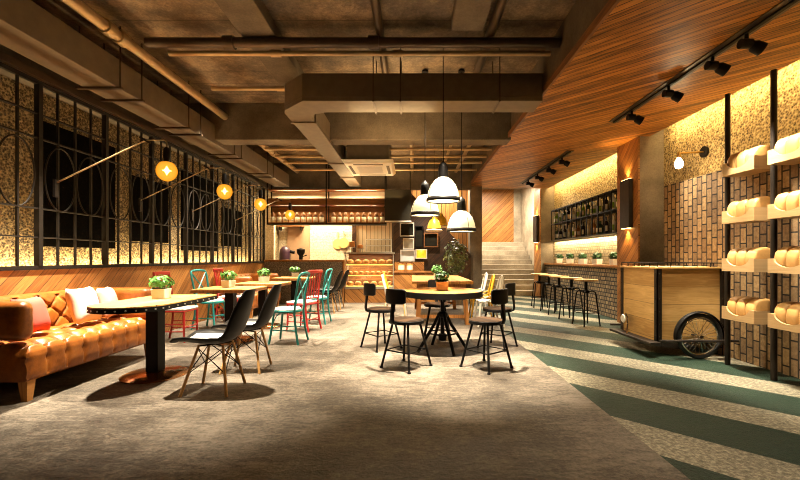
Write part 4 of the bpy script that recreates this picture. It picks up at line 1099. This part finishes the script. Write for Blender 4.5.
def cube(px, py, w, h, fm, im, l, lit=False):
    Y = 11.7; x = (px - 412)*Y/400; z = 1.25 - (py - 258)*Y/400
    t = empty('cube_shelf', l, 'cube shelf', (x, 11.76, z), 0, 'box shelves on the stair wall')
    w /= 2; h /= 2; k = .028
    fr_ = MB(); fr_.box(-w, w, -.1, .1, -h, -h + k).box(-w, w, -.1, .1, h - k, h).box(-w, -w + k, -.1, .1, -h + k, h - k).box(w - k, w, -.1, .1, -h + k, h - k)
    fr_.build('frame', fm, t); MB().box(-w + k, w - k, .06, .1, -h + k, h - k).build('back_panel', im, t)
    if lit: light('POINT', 'box_light', (x, 11.72, z + h - .06), 1.6, (1, .6, .15), shadow_soft_size=.02)
cube(407, 229.5, .42, .4, M['white_metal'], M['board_dark'], 'white-edged box shelf with a black inside, topmost on the stair wall')
cube(419, 236.5, .25, .62, M['black'], M['board_dark'], 'tall narrow black box shelf on the stair wall')
cube(408.5, 243.8, .32, .33, M['white_metal'], M['steel'], 'small grey box shelf below the white-edged one')
cube(431, 240, .42, .42, M['shelf_wood'], M['board_dark'], 'brown wooden box shelf on the stair wall, nearest the tree')
cube(407.5, 255.6, .42, .34, M['white_metal'], M['white_pot'], 'white box shelf lowest on the stair wall above the jars')
cube(421.3, 254, .34, .28, M['white_metal'], M['yellow_metal'], 'box shelf with a glowing yellow inside on the stair wall', True)

# ------------------------------------------------------------------ lamps of the room and added fill lights
DN = (1, .86, .64)
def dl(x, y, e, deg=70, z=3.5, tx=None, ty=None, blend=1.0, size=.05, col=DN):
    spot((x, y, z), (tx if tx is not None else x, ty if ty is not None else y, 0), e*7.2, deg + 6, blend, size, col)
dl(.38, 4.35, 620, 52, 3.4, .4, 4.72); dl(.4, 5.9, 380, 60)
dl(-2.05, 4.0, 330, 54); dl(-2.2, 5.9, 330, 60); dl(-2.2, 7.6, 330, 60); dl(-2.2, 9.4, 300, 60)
dl(-3.5, 4.35, 420, 58, 3.22); dl(-3.75, 7.6, 160, 62, 3.2); dl(-3.3, 6.6, 120, 60, 3.6); dl(-3.5, 9, 140, 60, 3.2)  # sofa spot, with added wall-wash spots to brighten the panelling
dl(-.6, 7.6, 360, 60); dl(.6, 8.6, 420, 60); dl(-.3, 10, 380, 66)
for y, e in ((3.79, 150), (4.22, 210), (4.94, 210), (5.77, 170)):
    spot((3.34, y - .01, 3.2), (3.75 if y < 4.6 else 3.3, y - .05, .4), e*3.4, 46, .6, .03, DN)
for y, e in ((8.45, 190), (9.25, 150), (10.1, 150), (10.9, 130)):
    spot((3.34, y - .01, 3.2), (3.1, y - .3, 0), e*3.6, 52, .6, .03, DN)
spot((3.3, 6.2, 3.2), (4.0, 5.3, 1.7), 300, 48, .8, .04, DN)
spot((2.2, 4.4, 3.3), (3.3, 5.3, .7), 260, 34, .8, .04, DN)  # added spot without a fixture, brightens the cart front
spot((2.9, 5.1, 3.35), (2.55, 5.1, 0), 450, 36, .7, .04, DN)
spot((.1, 9.6, 3.4), (.5, 11.6, 1.5), 420, 50, .8, .05, DN)  # extra spot put in to light the box shelves and tree
spot((2.9, 3.2, 3.3), (2.75, 2.9, 0), 420, 74, .8, .05, DN)  # added light to bring up the near floor stripes
# stairs, kitchen
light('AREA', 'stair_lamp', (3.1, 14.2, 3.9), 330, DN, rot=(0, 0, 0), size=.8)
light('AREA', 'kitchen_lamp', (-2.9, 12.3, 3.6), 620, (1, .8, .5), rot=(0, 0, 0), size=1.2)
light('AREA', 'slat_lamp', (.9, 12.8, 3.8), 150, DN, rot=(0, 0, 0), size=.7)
light('AREA', 'back_bay_fill', (-1.0, 10.4, 2.9), 40, WARM, rot=(PI, 0, 0), size=1.5)  # added fill facing up in mid-air, lights the back ceiling bay
light('AREA', 'front_bay_fill', (-.3, 6.3, 3.1), 28, WARM, rot=(PI, 0, 0), size=1.2)  # invisible uplight added to fill the front ceiling, no fixture holds it

w = bpy.data.worlds.new('world'); scene.world = w; w.use_nodes = True
w.node_tree.nodes['Background'].inputs[0].default_value = (1, .7, .42, 1); w.node_tree.nodes['Background'].inputs[1].default_value = .02

# ------------------------------------------------------------------ camera and view
cd = bpy.data.cameras.new('camera'); cam = bpy.data.objects.new('camera', cd); COL.objects.link(cam)
cam.location = (0, 0, 1.25); cam.rotation_euler = (PI/2, 0, 0)
cd.sensor_width = 36; cd.lens = 18; cd.shift_x = -12/800; cd.shift_y = 18/800; cd.clip_start = .05
scene.camera = cam
vs = scene.view_settings
scene.display_settings.display_device = 'sRGB'
vs.view_transform = 'Standard'; vs.look = 'None'; vs.gamma = 1; vs.exposure = 0; vs.use_curve_mapping = False
cy = scene.cycles
cy.filter_width = 1.0; cy.use_denoising = True; cy.max_bounces = 8; cy.diffuse_bounces = 2; cy.glossy_bounces = 4; cy.transparent_max_bounces = 12
cy.sample_clamp_indirect = 6; cy.caustics_reflective = False; cy.caustics_refractive = False
